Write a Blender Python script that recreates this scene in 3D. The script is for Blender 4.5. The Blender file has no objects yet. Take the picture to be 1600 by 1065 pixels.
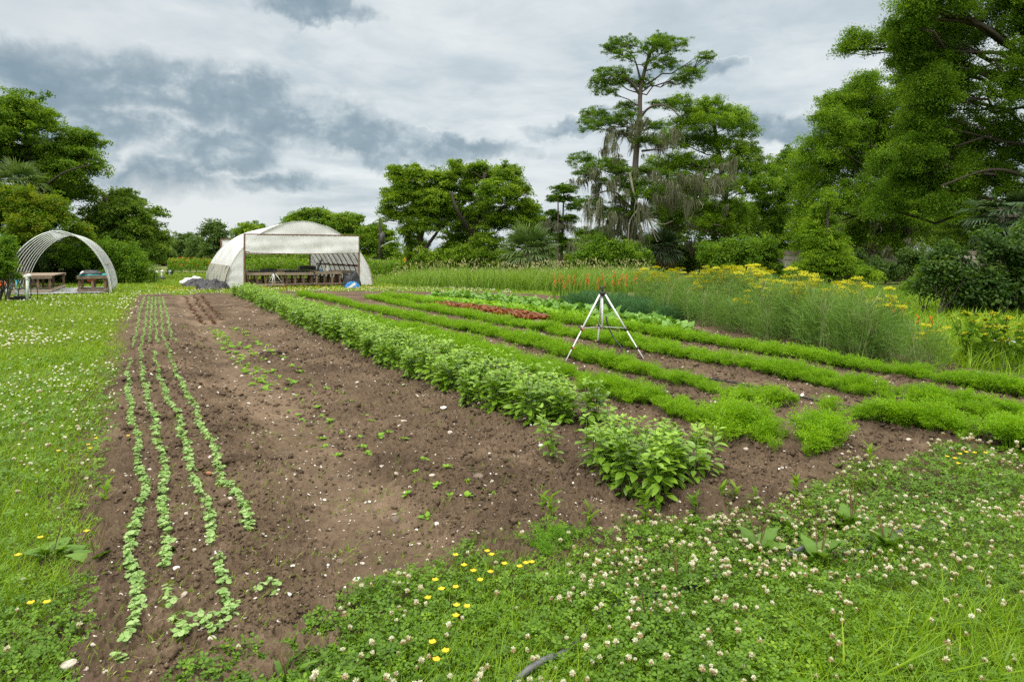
import bpy, math, random
import numpy as np
from mathutils import Vector, Matrix

# ------------------------------------------------------------------ camera, sky, sun, exposure
scene = bpy.context.scene
COL = scene.collection
F, CAMH, HY = 1066.67, 1.6, 398.0        # focal length in photo pixels, eye height, horizon row
cam_data = bpy.data.cameras.new("camera")
cam_data.sensor_width = 36.0
cam_data.lens = 24.0
cam_data.shift_y = -(532.5 - HY) / 1600.0
cam_data.clip_start, cam_data.clip_end = 0.05, 2000.0
cam = bpy.data.objects.new("camera", cam_data)
COL.objects.link(cam)
cam.location = (0, 0, CAMH)
cam.rotation_euler = (math.radians(90), 0, 0)
scene.camera = cam
scene.view_settings.view_transform = 'Standard'
scene.view_settings.look = 'None'
scene.view_settings.gamma = 1.0
scene.view_settings.exposure = 0.42
scene.render.engine = 'CYCLES'
cy = scene.cycles
cy.max_bounces = 9
cy.diffuse_bounces = 6
cy.glossy_bounces = 2
cy.transmission_bounces = 8
cy.transparent_max_bounces = 6
cy.caustics_reflective = cy.caustics_refractive = False
cy.use_denoising = False
cy.use_adaptive_sampling = False
cy.sample_clamp_indirect = 4.0

SUN_EL, SUN_AZ = math.radians(50), math.radians(205)     # azimuth clockwise from +Y (view axis)

class NT:
    """small helper for node trees"""
    def __init__(self, tree):
        self.t = tree; self.n = tree.nodes; self.l = tree.links
        self.n.clear()
    def new(self, kind, **kw):
        nd = self.n.new(kind)
        for k, v in kw.items():
            setattr(nd, k, v)
        return nd
    def put(self, sock, v):
        if isinstance(v, bpy.types.NodeSocket):
            self.l.new(v, sock)
        elif v is not None:
            sock.default_value = v
    def math(self, op, a, b=None, c=None, clamp=False):
        nd = self.new('ShaderNodeMath', operation=op, use_clamp=clamp)
        for i, v in enumerate((a, b, c)):
            if v is not None: self.put(nd.inputs[i], v)
        return nd.outputs[0]
    def vmath(self, op, a, b=None):
        nd = self.new('ShaderNodeVectorMath', operation=op)
        self.put(nd.inputs[0], a)
        if b is not None: self.put(nd.inputs[1], b)
        return nd.outputs['Value'] if op in ('LENGTH', 'DOT_PRODUCT', 'DISTANCE') else nd.outputs[0]
    def noise(self, vec, scale, detail=4, rough=0.5, dist=0.0):
        nd = self.new('ShaderNodeTexNoise')
        if vec is not None: self.l.new(vec, nd.inputs['Vector'])
        nd.inputs['Scale'].default_value = scale
        nd.inputs['Detail'].default_value = detail
        nd.inputs['Roughness'].default_value = rough
        nd.inputs['Distortion'].default_value = dist
        return nd.outputs['Fac']
    def ramp(self, fac, stops, interp='LINEAR'):
        nd = self.new('ShaderNodeValToRGB')
        cr = nd.color_ramp; cr.interpolation = interp
        while len(cr.elements) < len(stops): cr.elements.new(0.5)
        for e, (p, c) in zip(cr.elements, stops):
            e.position = p
            e.color = (*c, 1) if len(c) == 3 else c
        self.l.new(fac, nd.inputs[0])
        return nd.outputs[0]
    def mix(self, fac, a, b, blend='MIX'):
        nd = self.new('ShaderNodeMix', data_type='RGBA', blend_type=blend)
        self.put(nd.inputs[0], fac)
        for s, v in ((nd.inputs[6], a), (nd.inputs[7], b)):
            if isinstance(v, tuple) and len(v) == 3: v = (*v, 1)
            self.put(s, v)
        return nd.outputs[2]
    def maprange(self, v, a, b, c, d, smooth=True):
        nd = self.new('ShaderNodeMapRange', interpolation_type='SMOOTHSTEP' if smooth else 'LINEAR')
        self.put(nd.inputs[0], v)
        for i, x in enumerate((a, b, c, d)): nd.inputs[i + 1].default_value = x
        return nd.outputs[0]

def build_world():
    w = bpy.data.worlds.new("World"); scene.world = w; w.use_nodes = True
    N = NT(w.node_tree)
    sky = N.new('ShaderNodeTexSky', sky_type='NISHITA')
    sky.sun_disc = False
    sky.sun_elevation = SUN_EL; sky.sun_rotation = SUN_AZ
    sky.altitude = 0; sky.air_density = 1.0; sky.dust_density = 2.0; sky.ozone_density = 1.0
    tc = N.new('ShaderNodeTexCoord').outputs['Generated']
    sp = N.new('ShaderNodeSeparateXYZ'); N.l.new(tc, sp.inputs[0])
    x, y, z = sp.outputs
    zc = N.math('ADD', N.math('MAXIMUM', z, 0.0), 0.10)
    cb = N.new('ShaderNodeCombineXYZ')
    N.put(cb.inputs[0], N.math('DIVIDE', x, zc)); N.put(cb.inputs[1], N.math('DIVIDE', y, zc))
    p = cb.outputs[0]
    # high sheet of stratus with soft streaks
    sheet = N.noise(p, 0.85, 7, 0.56, 0.35)
    fine = N.noise(p, 3.0, 8, 0.62, 0.4)
    t = N.math('ADD', N.math('MULTIPLY', sheet, 0.72), N.math('MULTIPLY', fine, 0.28))
    base = N.ramp(t, [(0.34, (0.47, 0.56, 0.61)), (0.45, (0.60, 0.675, 0.715)), (0.53, (0.73, 0.79, 0.81)), (0.62, (0.87, 0.905, 0.905))])
    # low dark cumulus banks: warped distance to a few directions in the sky
    def warpn(s, ax, az):
        wv = N.new('ShaderNodeTexNoise'); N.l.new(tc, wv.inputs['Vector'])
        wv.inputs['Scale'].default_value = s; wv.inputs['Detail'].default_value = 9; wv.inputs['Roughness'].default_value = 0.62
        return N.vmath('MULTIPLY', N.vmath('SUBTRACT', wv.outputs['Color'], (0.5, 0.5, 0.5)), (ax, 0.0, az))
    q = N.vmath('ADD', N.vmath('ADD', tc, warpn(6.0, 0.24, 0.13)), warpn(17.0, 0.06, 0.045))
    def bank(px, py, hw, hh):
        d = Vector(((px - 800) / F, 1, (HY - py) / F)).normalized()
        v = N.vmath('MULTIPLY', N.vmath('SUBTRACT', q, tuple(d)), (F / hw, 0.0, F / hh))
        return N.math('MAXIMUM', N.math('SUBTRACT', 1.0, N.vmath('LENGTH', v)), 0.0)
    banks = None
    for b in ((285, 132, 125, 62), (390, 165, 160, 66), (480, 195, 165, 58), (570, 212, 120, 40), (85, 112, 130, 62), (20, 100, 90, 60), (265, 285, 95, 58), (345, 238, 120, 38), (130, 190, 110, 50),
              (500, 6, 110, 28), (440, 288, 110, 22), (700, 232, 140, 30), (900, 195, 130, 24), (1200, 205, 130, 30), (1050, 120, 110, 22)):
        k = bank(*b)
        banks = k if banks is None else N.math('MAXIMUM', banks, k)
    def lumps(s):
        return N.math('ABSOLUTE', N.math('SUBTRACT', N.math('MULTIPLY', N.noise(N.vmath('MULTIPLY', tc, (1.0, 1.0, 1.7)), s, 5, 0.55, 0.25), 2.0), 1.0))
    bil = N.math('ADD', N.math('MULTIPLY', lumps(9.0), 1.3), N.math('MULTIPLY', lumps(24.0), 0.6))       # rounded lobes, dark creases
    banks = N.math('ADD', banks, N.math('MULTIPLY', N.math('SUBTRACT', bil, 0.26), N.maprange(banks, 0.0, 0.22, 0.0, 0.42)))
    puff = N.math('ADD', N.math('MULTIPLY', N.noise(tc, 13.0, 8, 0.6, 0.2), 0.72), N.math('MULTIPLY', bil, 0.38))
    dk = N.math('MULTIPLY', N.maprange(banks, 0.0, 0.56, 0.0, 1.0), N.maprange(puff, 0.66, 0.42, 0.5, 1.0))
    dark = N.ramp(puff, [(0.32, (0.235, 0.325, 0.39)), (0.52, (0.32, 0.415, 0.475)), (0.68, (0.47, 0.555, 0.60))])
    c = N.mix(N.math('MULTIPLY', dk, 0.95), base, dark)
    # brighter lumpy tops just outside the banks
    rim = N.math('MULTIPLY', N.maprange(banks, 0.0, 0.06, 0.0, 1.0), N.maprange(banks, 0.06, 0.22, 1.0, 0.0))
    c = N.mix(N.math('MULTIPLY', rim, N.maprange(puff, 0.44, 0.62, 0.0, 0.5)), c, (0.85, 0.89, 0.89))
    # the brighter gap low over the treeline and the brighter dome overhead (overcast sky)
    def glow(px, py, hw, hh, k):
        d = Vector(((px - 800) / F, 1, (HY - py) / F)).normalized()
        v = N.vmath('MULTIPLY', N.vmath('SUBTRACT', q, tuple(d)), (F / hw, 0.0, F / hh))
        return N.math('MULTIPLY', N.math('MAXIMUM', N.math('SUBTRACT', 1.0, N.vmath('LENGTH', v)), 0.0), k)
    g = N.math('ADD', glow(330, 335, 160, 60, 1.4), N.math('ADD', glow(900, 280, 260, 60, 0.7), glow(130, 30, 250, 60, 0.6)), clamp=True)
    c = N.mix(g, c, (0.80, 0.84, 0.85))
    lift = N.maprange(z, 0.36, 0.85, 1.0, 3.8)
    c = N.mix(N.maprange(z, 0.34, 0.7, 0.0, 1.0), c, N.mix(1.0, N.mix(0.6, c, (0.72, 0.72, 0.72)), (1.08, 1.0, 0.90), 'MULTIPLY'))
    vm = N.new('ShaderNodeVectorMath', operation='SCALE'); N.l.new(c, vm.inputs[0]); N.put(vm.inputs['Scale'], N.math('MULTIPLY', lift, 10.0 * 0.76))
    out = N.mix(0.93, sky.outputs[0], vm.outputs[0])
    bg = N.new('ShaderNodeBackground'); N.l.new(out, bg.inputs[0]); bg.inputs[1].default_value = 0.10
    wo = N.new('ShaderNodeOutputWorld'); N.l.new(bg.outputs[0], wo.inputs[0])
build_world()

sun_data = bpy.data.lights.new("sun", 'SUN')
sun_data.energy = 1.5
sun_data.angle = math.radians(14)
sun_data.color = (1.0, 0.955, 0.88)
sun = bpy.data.objects.new("sun", sun_data); COL.objects.link(sun)
_sd = Vector((math.sin(SUN_AZ) * math.cos(SUN_EL), math.cos(SUN_AZ) * math.cos(SUN_EL), math.sin(SUN_EL)))
sun.rotation_euler = (-_sd).to_track_quat('-Z', 'Y').to_euler()

# ------------------------------------------------------------------ helpers
def tag(o, label=None, cat=None, group=None, kind=None):
    if label: o['label'] = label
    if cat: o['category'] = cat
    if group: o['group'] = group
    if kind: o['kind'] = kind
    return o

def empty(name, loc=(0, 0, 0), rz=0.0):
    o = bpy.data.objects.new(name, None); COL.objects.link(o)
    o.empty_display_size = 0.1
    o.location = loc; o.rotation_euler = (0, 0, rz)
    return o

def child(o, parent):
    """parent an object built in world coordinates, keeping it where it stands"""
    o.parent = parent
    loc = Matrix.Translation(parent.location) @ parent.rotation_euler.to_matrix().to_4x4()
    o.matrix_parent_inverse = loc.inverted()
    return o

def G(px, py, z=0.0):
    Y = F * (CAMH - z) / (py - HY)
    return np.array([(px - 800) / F * Y, Y])

def P(px, py, Y):
    return np.array([(px - 800) / F * Y, Y, CAMH - (py - HY) / F * Y])

class MB:
    """collects quads (numpy) and links them as ONE mesh object"""
    def __init__(self):
        self.V, self.Q, self.R, self.M, self.n = [], [], [], [], 0
    def add(self, V, Q, rnd=None, mat=0):
        V = np.asarray(V, float).reshape(-1, 3); Q = np.asarray(Q, np.int64).reshape(-1, 4)
        self.V.append(V); self.Q.append(Q + self.n); self.n += len(V)
        r = np.full(len(Q), 0.5) if rnd is None else np.broadcast_to(np.asarray(rnd, float), (len(Q),))
        self.R.append(r); self.M.append(np.full(len(Q), mat, np.int32) if np.isscalar(mat) else np.asarray(mat, np.int32))
        return self
    def scatter(self, tmpl, T, R, S, rnd=None, mat=0):
        TV, TQ = tmpl[0], tmpl[1]
        T = np.asarray(T, float); n = len(T)
        if n == 0: return self
        S = np.asarray(S, float)
        if S.ndim == 0: S = np.full((n, 1), float(S))
        if S.ndim == 1: S = S[:, None]
        tv = TV[None] * S[:, None, :]
        V = np.einsum('nij,nkj->nki', R, tv) + T[:, None, :]
        Q = TQ[None] + (np.arange(n) * len(TV))[:, None, None]
        if rnd is None: rnd = np.random.default_rng(n).random(n)
        r = np.repeat(rnd, len(TQ))
        if len(tmpl) > 2: mat = np.tile(tmpl[2], n)
        return self.add(V, Q, r, mat)
    def box(self, c, s, R=None, mat=0, rnd=0.5):
        h = np.array(s, float) / 2
        v = np.array([[x, y, z] for x in (-1, 1) for y in (-1, 1) for z in (-1, 1)]) * h
        if R is not None: v = v @ np.asarray(R).T
        q = [[0, 1, 3, 2], [4, 6, 7, 5], [0, 4, 5, 1], [2, 3, 7, 6], [0, 2, 6, 4], [1, 5, 7, 3]]
        return self.add(v + np.array(c, float), q, rnd, mat)
    def bar(self, a, b, w, d=None, mat=0, rnd=0.5, up=(0, 0, 1)):
        """a squared bar from a to b"""
        a, b = np.array(a, float), np.array(b, float); d = d or w
        z = b - a; L = np.linalg.norm(z); z /= L
        x = np.cross(np.array(up, float), z)
        if np.linalg.norm(x) < 1e-4: x = np.cross((1.0, 0, 0), z)
        x /= np.linalg.norm(x); y = np.cross(z, x)
        return self.box((a + b) / 2, (w, d, L), np.stack([x, y, z], 1), mat, rnd)
    def tube(self, pts, rad, sides=6, mat=0, rnd=0.5, closed_ends=True):
        pts = np.asarray(pts, float); m = len(pts)
        rad = np.broadcast_to(np.asarray(rad, float), (m,)).copy()
        if closed_ends:
            t0, t1 = pts[0], pts[-1]
            pts = np.vstack([t0 + (pts[1] - pts[0]) * 1e-3, pts, t1 + (pts[-1] - pts[-2]) * 1e-3])
            pts[[0, 1]] = pts[[0, 1]]; rad = np.concatenate([[rad[0] * .02], rad, [rad[-1] * .02]]); m += 2
        d = np.gradient(pts, axis=0)
        if closed_ends: d[0], d[-1] = d[1], d[-2]
        d /= np.maximum(np.linalg.norm(d, axis=1, keepdims=True), 1e-9)
        x = np.cross(d[0], (0, 0, 1.0))
        if np.linalg.norm(x) < 1e-2: x = np.cross(d[0], (1.0, 0, 0))
        X = np.zeros_like(d); x /= np.linalg.norm(x)
        for i in range(m):
            x = x - d[i] * (x @ d[i]); x /= max(np.linalg.norm(x), 1e-9); X[i] = x
        Y = np.cross(d, X)
        a = np.arange(sides) * 2 * math.pi / sides
        V = pts[:, None] + rad[:, None, None] * (np.cos(a)[None, :, None] * X[:, None] + np.sin(a)[None, :, None] * Y[:, None])
        i = np.arange(m - 1)[:, None] * sides; j = np.arange(sides)[None]; k = (j + 1) % sides
        Q = np.stack([i + j, i + k, i + sides + k, i + sides + j], -1).reshape(-1, 4)
        return self.add(V.reshape(-1, 3), Q, rnd, mat)
    def grid(self, A, mat=0, rnd=0.5):
        A = np.asarray(A, float); m, n = A.shape[:2]
        i = np.arange(m - 1)[:, None] * n; j = np.arange(n - 1)[None]
        Q = np.stack([i + j, i + j + 1, i + n + j + 1, i + n + j], -1).reshape(-1, 4)
        return self.add(A.reshape(-1, 3), Q, rnd, mat)
    def build_mesh(self, name, mats, smooth=False):
        V = np.concatenate(self.V) if self.V else np.zeros((0, 3)); Q = np.concatenate(self.Q)
        me = bpy.data.meshes.new(name)
        me.vertices.add(len(V)); me.vertices.foreach_set('co', V.astype(np.float32).ravel())
        me.loops.add(len(Q) * 4); me.loops.foreach_set('vertex_index', Q.astype(np.int32).ravel())
        me.polygons.add(len(Q)); me.polygons.foreach_set('loop_start', (np.arange(len(Q)) * 4).astype(np.int32))
        me.polygons.foreach_set('material_index', np.concatenate(self.M))
        if smooth: me.polygons.foreach_set('use_smooth', np.ones(len(Q), bool))
        else: me.polygons.foreach_set('use_smooth', np.zeros(len(Q), bool))
        me.update(calc_edges=True)
        at = me.attributes.new('rnd', 'FLOAT', 'FACE'); at.data.foreach_set('value', np.concatenate(self.R).astype(np.float32))
        for m in (mats if isinstance(mats, (list, tuple)) else [mats]): me.materials.append(m)
        return me
    def build(self, name, mats, parent=None, smooth=False):
        o = bpy.data.objects.new(name, self.build_mesh(name, mats, smooth)); COL.objects.link(o)
        if parent is not None: child(o, parent)
        return o

def unit(v):
    v = np.asarray(v, float)
    return v / np.maximum(np.linalg.norm(v, axis=-1, keepdims=True), 1e-9)

def frames(zdir, spin=None, rng=None, xdir=None):
    """rotation matrices (n,3,3) whose local z is zdir; spin about it, or local x near xdir"""
    z = unit(zdir); n = len(z)
    if xdir is None:
        ref = np.where(np.abs(z[:, 2:3]) > 0.95, np.array([[1.0, 0, 0]]), np.array([[0, 0, 1.0]]))
        x = unit(np.cross(ref, z))
    else:
        x = unit(xdir - z * np.sum(xdir * z, 1, keepdims=True))
    y = np.cross(z, x)
    if spin is None and xdir is None: spin = (rng or np.random.default_rng(1)).random(n) * 2 * math.pi
    if spin is not None:
        c, s = np.cos(spin)[:, None], np.sin(spin)[:, None]
        x, y = c * x + s * y, -s * x + c * y
    return np.stack([x, y, z], -1)

def rotz(a):
    a = np.asarray(a, float); c, s = np.cos(a), np.sin(a); z = np.zeros_like(a); o = np.ones_like(a)
    return np.stack([np.stack([c, -s, z], -1), np.stack([s, c, z], -1), np.stack([z, z, o], -1)], -2)

def rand_dirs(rng, n):
    return unit(rng.normal(size=(n, 3)))

def _hash(ix, iy, seed):
    h = (ix.astype(np.int64) * 374761393 + iy.astype(np.int64) * 668265263 + seed * 974634777) & 0x7fffffff
    h = ((h ^ (h >> 13)) * 1274126177) & 0x7fffffff
    return ((h ^ (h >> 16)) & 0xffff) / 65535.0

def vnoise(x, y, seed=0):
    ix, iy = np.floor(x), np.floor(y); fx, fy = x - ix, y - iy
    fx, fy = fx * fx * (3 - 2 * fx), fy * fy * (3 - 2 * fy)
    a, b = _hash(ix, iy, seed), _hash(ix + 1, iy, seed); c, d = _hash(ix, iy + 1, seed), _hash(ix + 1, iy + 1, seed)
    return (a * (1 - fx) + b * fx) * (1 - fy) + (c * (1 - fx) + d * fx) * fy

def fbm(x, y, octaves=4, seed=0, gain=0.5):
    s, a, t = 0.0, 1.0, 0.0
    for o in range(octaves):
        ca, sa = math.cos(o * 0.7), math.sin(o * 0.7)
        s = s + a * vnoise((x * ca - y * sa) * 2 ** o, (x * sa + y * ca) * 2 ** o, seed + o); t += a; a *= gain
    return s / t

def inside(poly, x, y):
    poly = np.asarray(poly); r = np.zeros(np.shape(x), bool)
    for (x0, y0), (x1, y1) in zip(poly, np.roll(poly, -1, 0)):
        c = ((y0 > y) != (y1 > y)) & (x < (x1 - x0) * (y - y0) / (y1 - y0 + 1e-12) + x0)
        r ^= c
    return r

def smooth_path(pts, step):
    """Catmull-Rom through pts resampled to even steps"""
    p = np.asarray(pts, float)
    q = np.vstack([2 * p[0] - p[1], p, 2 * p[-1] - p[-2]])
    out = []
    for i in range(1, len(q) - 2):
        t = np.linspace(0, 1, 24, endpoint=False)[:, None]
        a, b, c, d = q[i - 1:i + 3]
        out.append(.5 * (2 * b + (c - a) * t + (2 * a - 5 * b + 4 * c - d) * t ** 2 + (3 * b - a - 3 * c + d) * t ** 3))
    out = np.vstack(out + [q[-2:-1]])
    s = np.concatenate([[0], np.cumsum(np.linalg.norm(np.diff(out, axis=0), axis=1))])
    u = np.arange(0, s[-1], step) if step else np.linspace(0, s[-1], 40)
    return np.stack([np.interp(u, s, out[:, k]) for k in range(out.shape[1])], 1)

# ------------------------------------------------------------------ materials
MATS = {}
def new_mat(name):
    m = bpy.data.materials.new(name); m.use_nodes = True; MATS[name] = m
    N = NT(m.node_tree); N.out = N.new('ShaderNodeOutputMaterial')
    return m, N

def leaf_mat(name, c0, c1, c2, trans=0.35, rough=0.55, spec=0.2, patch=0.0, pscale=0.6, tint=None):
    """leaf to leaf colour from the mesh's own 'rnd' attribute and per-plant variation"""
    m, N = new_mat(name)
    at = N.new('ShaderNodeAttribute', attribute_name='rnd').outputs['Fac']
    oi = N.new('ShaderNodeObjectInfo').outputs['Random']
    f = N.math('ADD', N.math('MULTIPLY', at, 0.75), N.math('MULTIPLY', oi, 0.25))
    if patch:
        g = N.new('ShaderNodeNewGeometry').outputs['Position']
        f = N.math('ADD', f, N.math('MULTIPLY', N.math('SUBTRACT', N.noise(g, pscale, 3, 0.5), 0.5), patch), clamp=True)
    col = N.ramp(f, [(0.05, c0), (0.5, c1), (0.95, c2)])
    pb = N.new('ShaderNodeBsdfPrincipled'); N.l.new(col, pb.inputs['Base Color'])
    pb.inputs['Roughness'].default_value = rough; pb.inputs['Specular IOR Level'].default_value = spec
    tr = N.new('ShaderNodeBsdfTranslucent')
    N.l.new(N.mix(1.0, col, tint or (1.25, 1.15, 0.55), 'MULTIPLY'), tr.inputs['Color'])
    mx = N.new('ShaderNodeMixShader'); mx.inputs[0].default_value = trans
    N.l.new(pb.outputs[0], mx.inputs[1]); N.l.new(tr.outputs[0], mx.inputs[2]); N.l.new(mx.outputs[0], N.out.inputs[0])
    return m

def solid_mat(name, c0, c1=None, scale=8.0, rough=0.6, metal=0.0, spec=0.4, stretch=None, bump=0.0, detail=5, coat=0.0):
    """two-tone noise-mottled surface"""
    m, N = new_mat(name)
    tc = N.new('ShaderNodeTexCoord').outputs['Object']
    if stretch:
        mp = N.new('ShaderNodeMapping'); mp.inputs['Scale'].default_value = stretch; N.l.new(tc, mp.inputs[0]); tc = mp.outputs[0]
    nz = N.noise(tc, scale, detail, 0.6, 0.2)
    c1 = c1 or tuple(min(1, v * 1.25) for v in c0)
    rn = N.new('ShaderNodeAttribute', attribute_name='rnd').outputs['Fac']
    f = N.math('ADD', nz, N.math('MULTIPLY', N.math('SUBTRACT', rn, 0.5), 0.5))
    col = N.ramp(f, [(0.3, c0), (0.7, c1)])
    pb = N.new('ShaderNodeBsdfPrincipled'); N.l.new(col, pb.inputs['Base Color'])
    pb.inputs['Roughness'].default_value = rough; pb.inputs['Metallic'].default_value = metal; pb.inputs['Specular IOR Level'].default_value = spec
    if bump:
        b = N.new('ShaderNodeBump'); b.inputs['Strength'].default_value = bump; b.inputs['Distance'].default_value = 0.02
        N.l.new(nz, b.inputs['Height']); N.l.new(b.outputs[0], pb.inputs['Normal'])
    N.l.new(pb.outputs[0], N.out.inputs[0])
    return m

def sheet_mat(name, c, trans, dirt=None, dirt_amt=0.0):
    """thin translucent plastic film with weathering"""
    m, N = new_mat(name)
    g = N.new('ShaderNodeNewGeometry').outputs['Position']
    mp = N.new('ShaderNodeMapping'); mp.inputs['Scale'].default_value = (1.4, 1.4, 0.3); N.l.new(g, mp.inputs[0])
    nz = N.noise(mp.outputs[0], 1.6, 4, 0.55, 0.5)
    fine = N.noise(mp.outputs[0], 5, 2, 0.5)
    col = N.mix(N.math('MULTIPLY', fine, 0.12), c, tuple(v * 0.8 for v in c))
    if dirt: col = N.mix(N.math('MULTIPLY', N.maprange(nz, 0.44, 0.66, 0, 1), dirt_amt), col, dirt)
    pb = N.new('ShaderNodeBsdfPrincipled'); N.l.new(col, pb.inputs['Base Color']); pb.inputs['Roughness'].default_value = 0.42
    tr = N.new('ShaderNodeBsdfTranslucent'); N.l.new(col, tr.inputs['Color'])
    mx = N.new('ShaderNodeMixShader'); mx.inputs[0].default_value = trans
    N.l.new(pb.outputs[0], mx.inputs[1]); N.l.new(tr.outputs[0], mx.inputs[2]); N.l.new(mx.outputs[0], N.out.inputs[0])
    return m

M_OAK = leaf_mat('oak_leaf', (0.074, 0.162, 0.014), (0.160, 0.293, 0.020), (0.305, 0.444, 0.035), 0.46, patch=0.5, pscale=0.35)
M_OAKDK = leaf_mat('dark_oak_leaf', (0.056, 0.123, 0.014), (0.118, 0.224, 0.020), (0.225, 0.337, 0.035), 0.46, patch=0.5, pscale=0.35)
M_CYP = leaf_mat('cypress_needle', (0.087, 0.183, 0.015), (0.184, 0.338, 0.021), (0.334, 0.502, 0.033), 0.46, patch=0.5, pscale=0.4)
M_CYPDK = leaf_mat('dark_cypress_needle', (0.060, 0.137, 0.012), (0.121, 0.243, 0.016), (0.204, 0.350, 0.025), 0.46, patch=0.5, pscale=0.4)
M_VINE = leaf_mat('vine_leaf', (0.065, 0.159, 0.010), (0.130, 0.245, 0.012), (0.248, 0.301, 0.020), 0.46, patch=0.7, pscale=0.7)
M_BUSH = leaf_mat('bush_leaf', (0.070, 0.155, 0.012), (0.132, 0.269, 0.017), (0.233, 0.376, 0.026), 0.46, patch=0.4, pscale=0.6)
M_BUSHDK = leaf_mat('dark_bush_leaf', (0.030, 0.085, 0.010), (0.068, 0.150, 0.014), (0.128, 0.221, 0.024), 0.46, spec=0.5, patch=0.4)
M_FAR = leaf_mat('far_tree_leaf', (0.068, 0.133, 0.036), (0.112, 0.196, 0.048), (0.173, 0.266, 0.060), 0.46, patch=0.4, pscale=0.2)
M_MOSS = leaf_mat('spanish_moss', (0.081, 0.090, 0.052), (0.140, 0.152, 0.093), (0.214, 0.230, 0.147), 0.3, 0.9, 0.05)
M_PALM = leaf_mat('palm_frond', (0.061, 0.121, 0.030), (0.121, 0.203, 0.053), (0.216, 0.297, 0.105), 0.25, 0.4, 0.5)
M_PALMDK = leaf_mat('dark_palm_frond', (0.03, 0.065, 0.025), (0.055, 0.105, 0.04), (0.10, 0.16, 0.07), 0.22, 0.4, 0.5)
M_DEADPALM = leaf_mat('dead_frond', (0.12, 0.075, 0.035), (0.21, 0.14, 0.07), (0.30, 0.22, 0.12), 0.2, 0.8, 0.1)
M_WILDC = leaf_mat('wild_carrot_leaf', (0.08, 0.20, 0.015), (0.13, 0.30, 0.02), (0.20, 0.40, 0.03), 0.4)
M_BARK = solid_mat('bark', (0.032, 0.025, 0.019), (0.085, 0.068, 0.053), 6, 0.9, stretch=(6, 6, 1), bump=0.8)
M_BARKGR = solid_mat('grey_bark', (0.06, 0.047, 0.036), (0.155, 0.125, 0.10), 6, 0.9, stretch=(6, 6, 1), bump=0.8)
M_DEADWOOD = solid_mat('bleached_wood', (0.22, 0.19, 0.15), (0.40, 0.36, 0.30), 6, 0.8)
M_BASIL = leaf_mat('basil_leaf', (0.107, 0.216, 0.015), (0.191, 0.352, 0.024), (0.330, 0.522, 0.048), 0.28, 0.38, 0.55)
M_BASILSTEM = leaf_mat('basil_stem', (0.10, 0.19, 0.03), (0.13, 0.23, 0.04), (0.16, 0.27, 0.05), 0.1)
M_CARROT = leaf_mat('carrot_top', (0.122, 0.269, 0.007), (0.198, 0.398, 0.009), (0.301, 0.517, 0.014), 0.42, 0.5, 0.25)
M_SEED = leaf_mat('seedling_leaf', (0.161, 0.306, 0.076), (0.272, 0.447, 0.130), (0.408, 0.568, 0.228), 0.3, 0.5, 0.3)
M_LETT = leaf_mat('lettuce_leaf', (0.128, 0.304, 0.012), (0.196, 0.405, 0.020), (0.289, 0.506, 0.040), 0.4, 0.45, 0.35)
M_RED = leaf_mat('red_lettuce_leaf', (0.09, 0.026, 0.014), (0.20, 0.062, 0.026), (0.34, 0.14, 0.05), 0.3, 0.45, 0.4)
M_REDDK = leaf_mat('dark_red_leaf', (0.05, 0.022, 0.014), (0.105, 0.045, 0.026), (0.18, 0.09, 0.045), 0.3)
M_COLL = leaf_mat('collard_leaf', (0.086, 0.220, 0.024), (0.149, 0.319, 0.044), (0.230, 0.418, 0.080), 0.28, 0.45, 0.4)
M_FENN = leaf_mat('fennel_thread', (0.079, 0.159, 0.033), (0.131, 0.249, 0.049), (0.199, 0.340, 0.076), 0.4, 0.6, 0.15)
M_FENNDK = leaf_mat('dill_thread', (0.035, 0.10, 0.035), (0.06, 0.16, 0.055), (0.10, 0.22, 0.08), 0.35, 0.6, 0.2)
M_FSTEM = leaf_mat('fennel_stem', (0.172, 0.231, 0.077), (0.253, 0.308, 0.121), (0.368, 0.396, 0.187), 0.15)
M_UMBEL = leaf_mat('yellow_umbel', (0.36, 0.37, 0.008), (0.50, 0.49, 0.010), (0.64, 0.60, 0.02), 0.3)
M_ORANGE = leaf_mat('orange_petal', (0.72, 0.11, 0.04), (0.82, 0.22, 0.07), (0.86, 0.46, 0.13), 0.35)
M_GRASS = leaf_mat('grass_blade', (0.105, 0.219, 0.008), (0.196, 0.362, 0.012), (0.336, 0.488, 0.025), 0.38, 0.45, 0.35, patch=0.5, pscale=0.8)
M_GRASSFAR = leaf_mat('lawn_blade', (0.114, 0.224, 0.012), (0.199, 0.337, 0.018), (0.312, 0.428, 0.050), 0.38, 0.5, 0.3, patch=0.6, pscale=0.35)
M_TALL = leaf_mat('tall_grass_blade', (0.11, 0.21, 0.02), (0.17, 0.31, 0.03), (0.26, 0.39, 0.06), 0.35, 0.5, 0.3)
M_SEEDHEAD = leaf_mat('grass_seed_head', (0.20, 0.21, 0.08), (0.30, 0.29, 0.13), (0.40, 0.37, 0.20), 0.2, 0.8, 0.1)
M_CLOV = leaf_mat('clover_leaf', (0.068, 0.158, 0.006), (0.136, 0.274, 0.010), (0.261, 0.425, 0.018), 0.33, 0.42, 0.4, patch=0.5, pscale=1.2)
M_CSTEM = leaf_mat('clover_stem', (0.09, 0.18, 0.02), (0.13, 0.24, 0.03), (0.17, 0.28, 0.04), 0.2)
M_WHITEP = leaf_mat('clover_petal', (0.62, 0.60, 0.40), (0.74, 0.73, 0.56), (0.82, 0.815, 0.70), 0.25, 0.6, 0.2, tint=(1, 1, 0.9))
M_BROWNP = leaf_mat('faded_petal', (0.24, 0.15, 0.06), (0.42, 0.30, 0.15), (0.60, 0.48, 0.30), 0.25, 0.7, 0.1, tint=(1, 0.9, 0.8))
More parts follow.
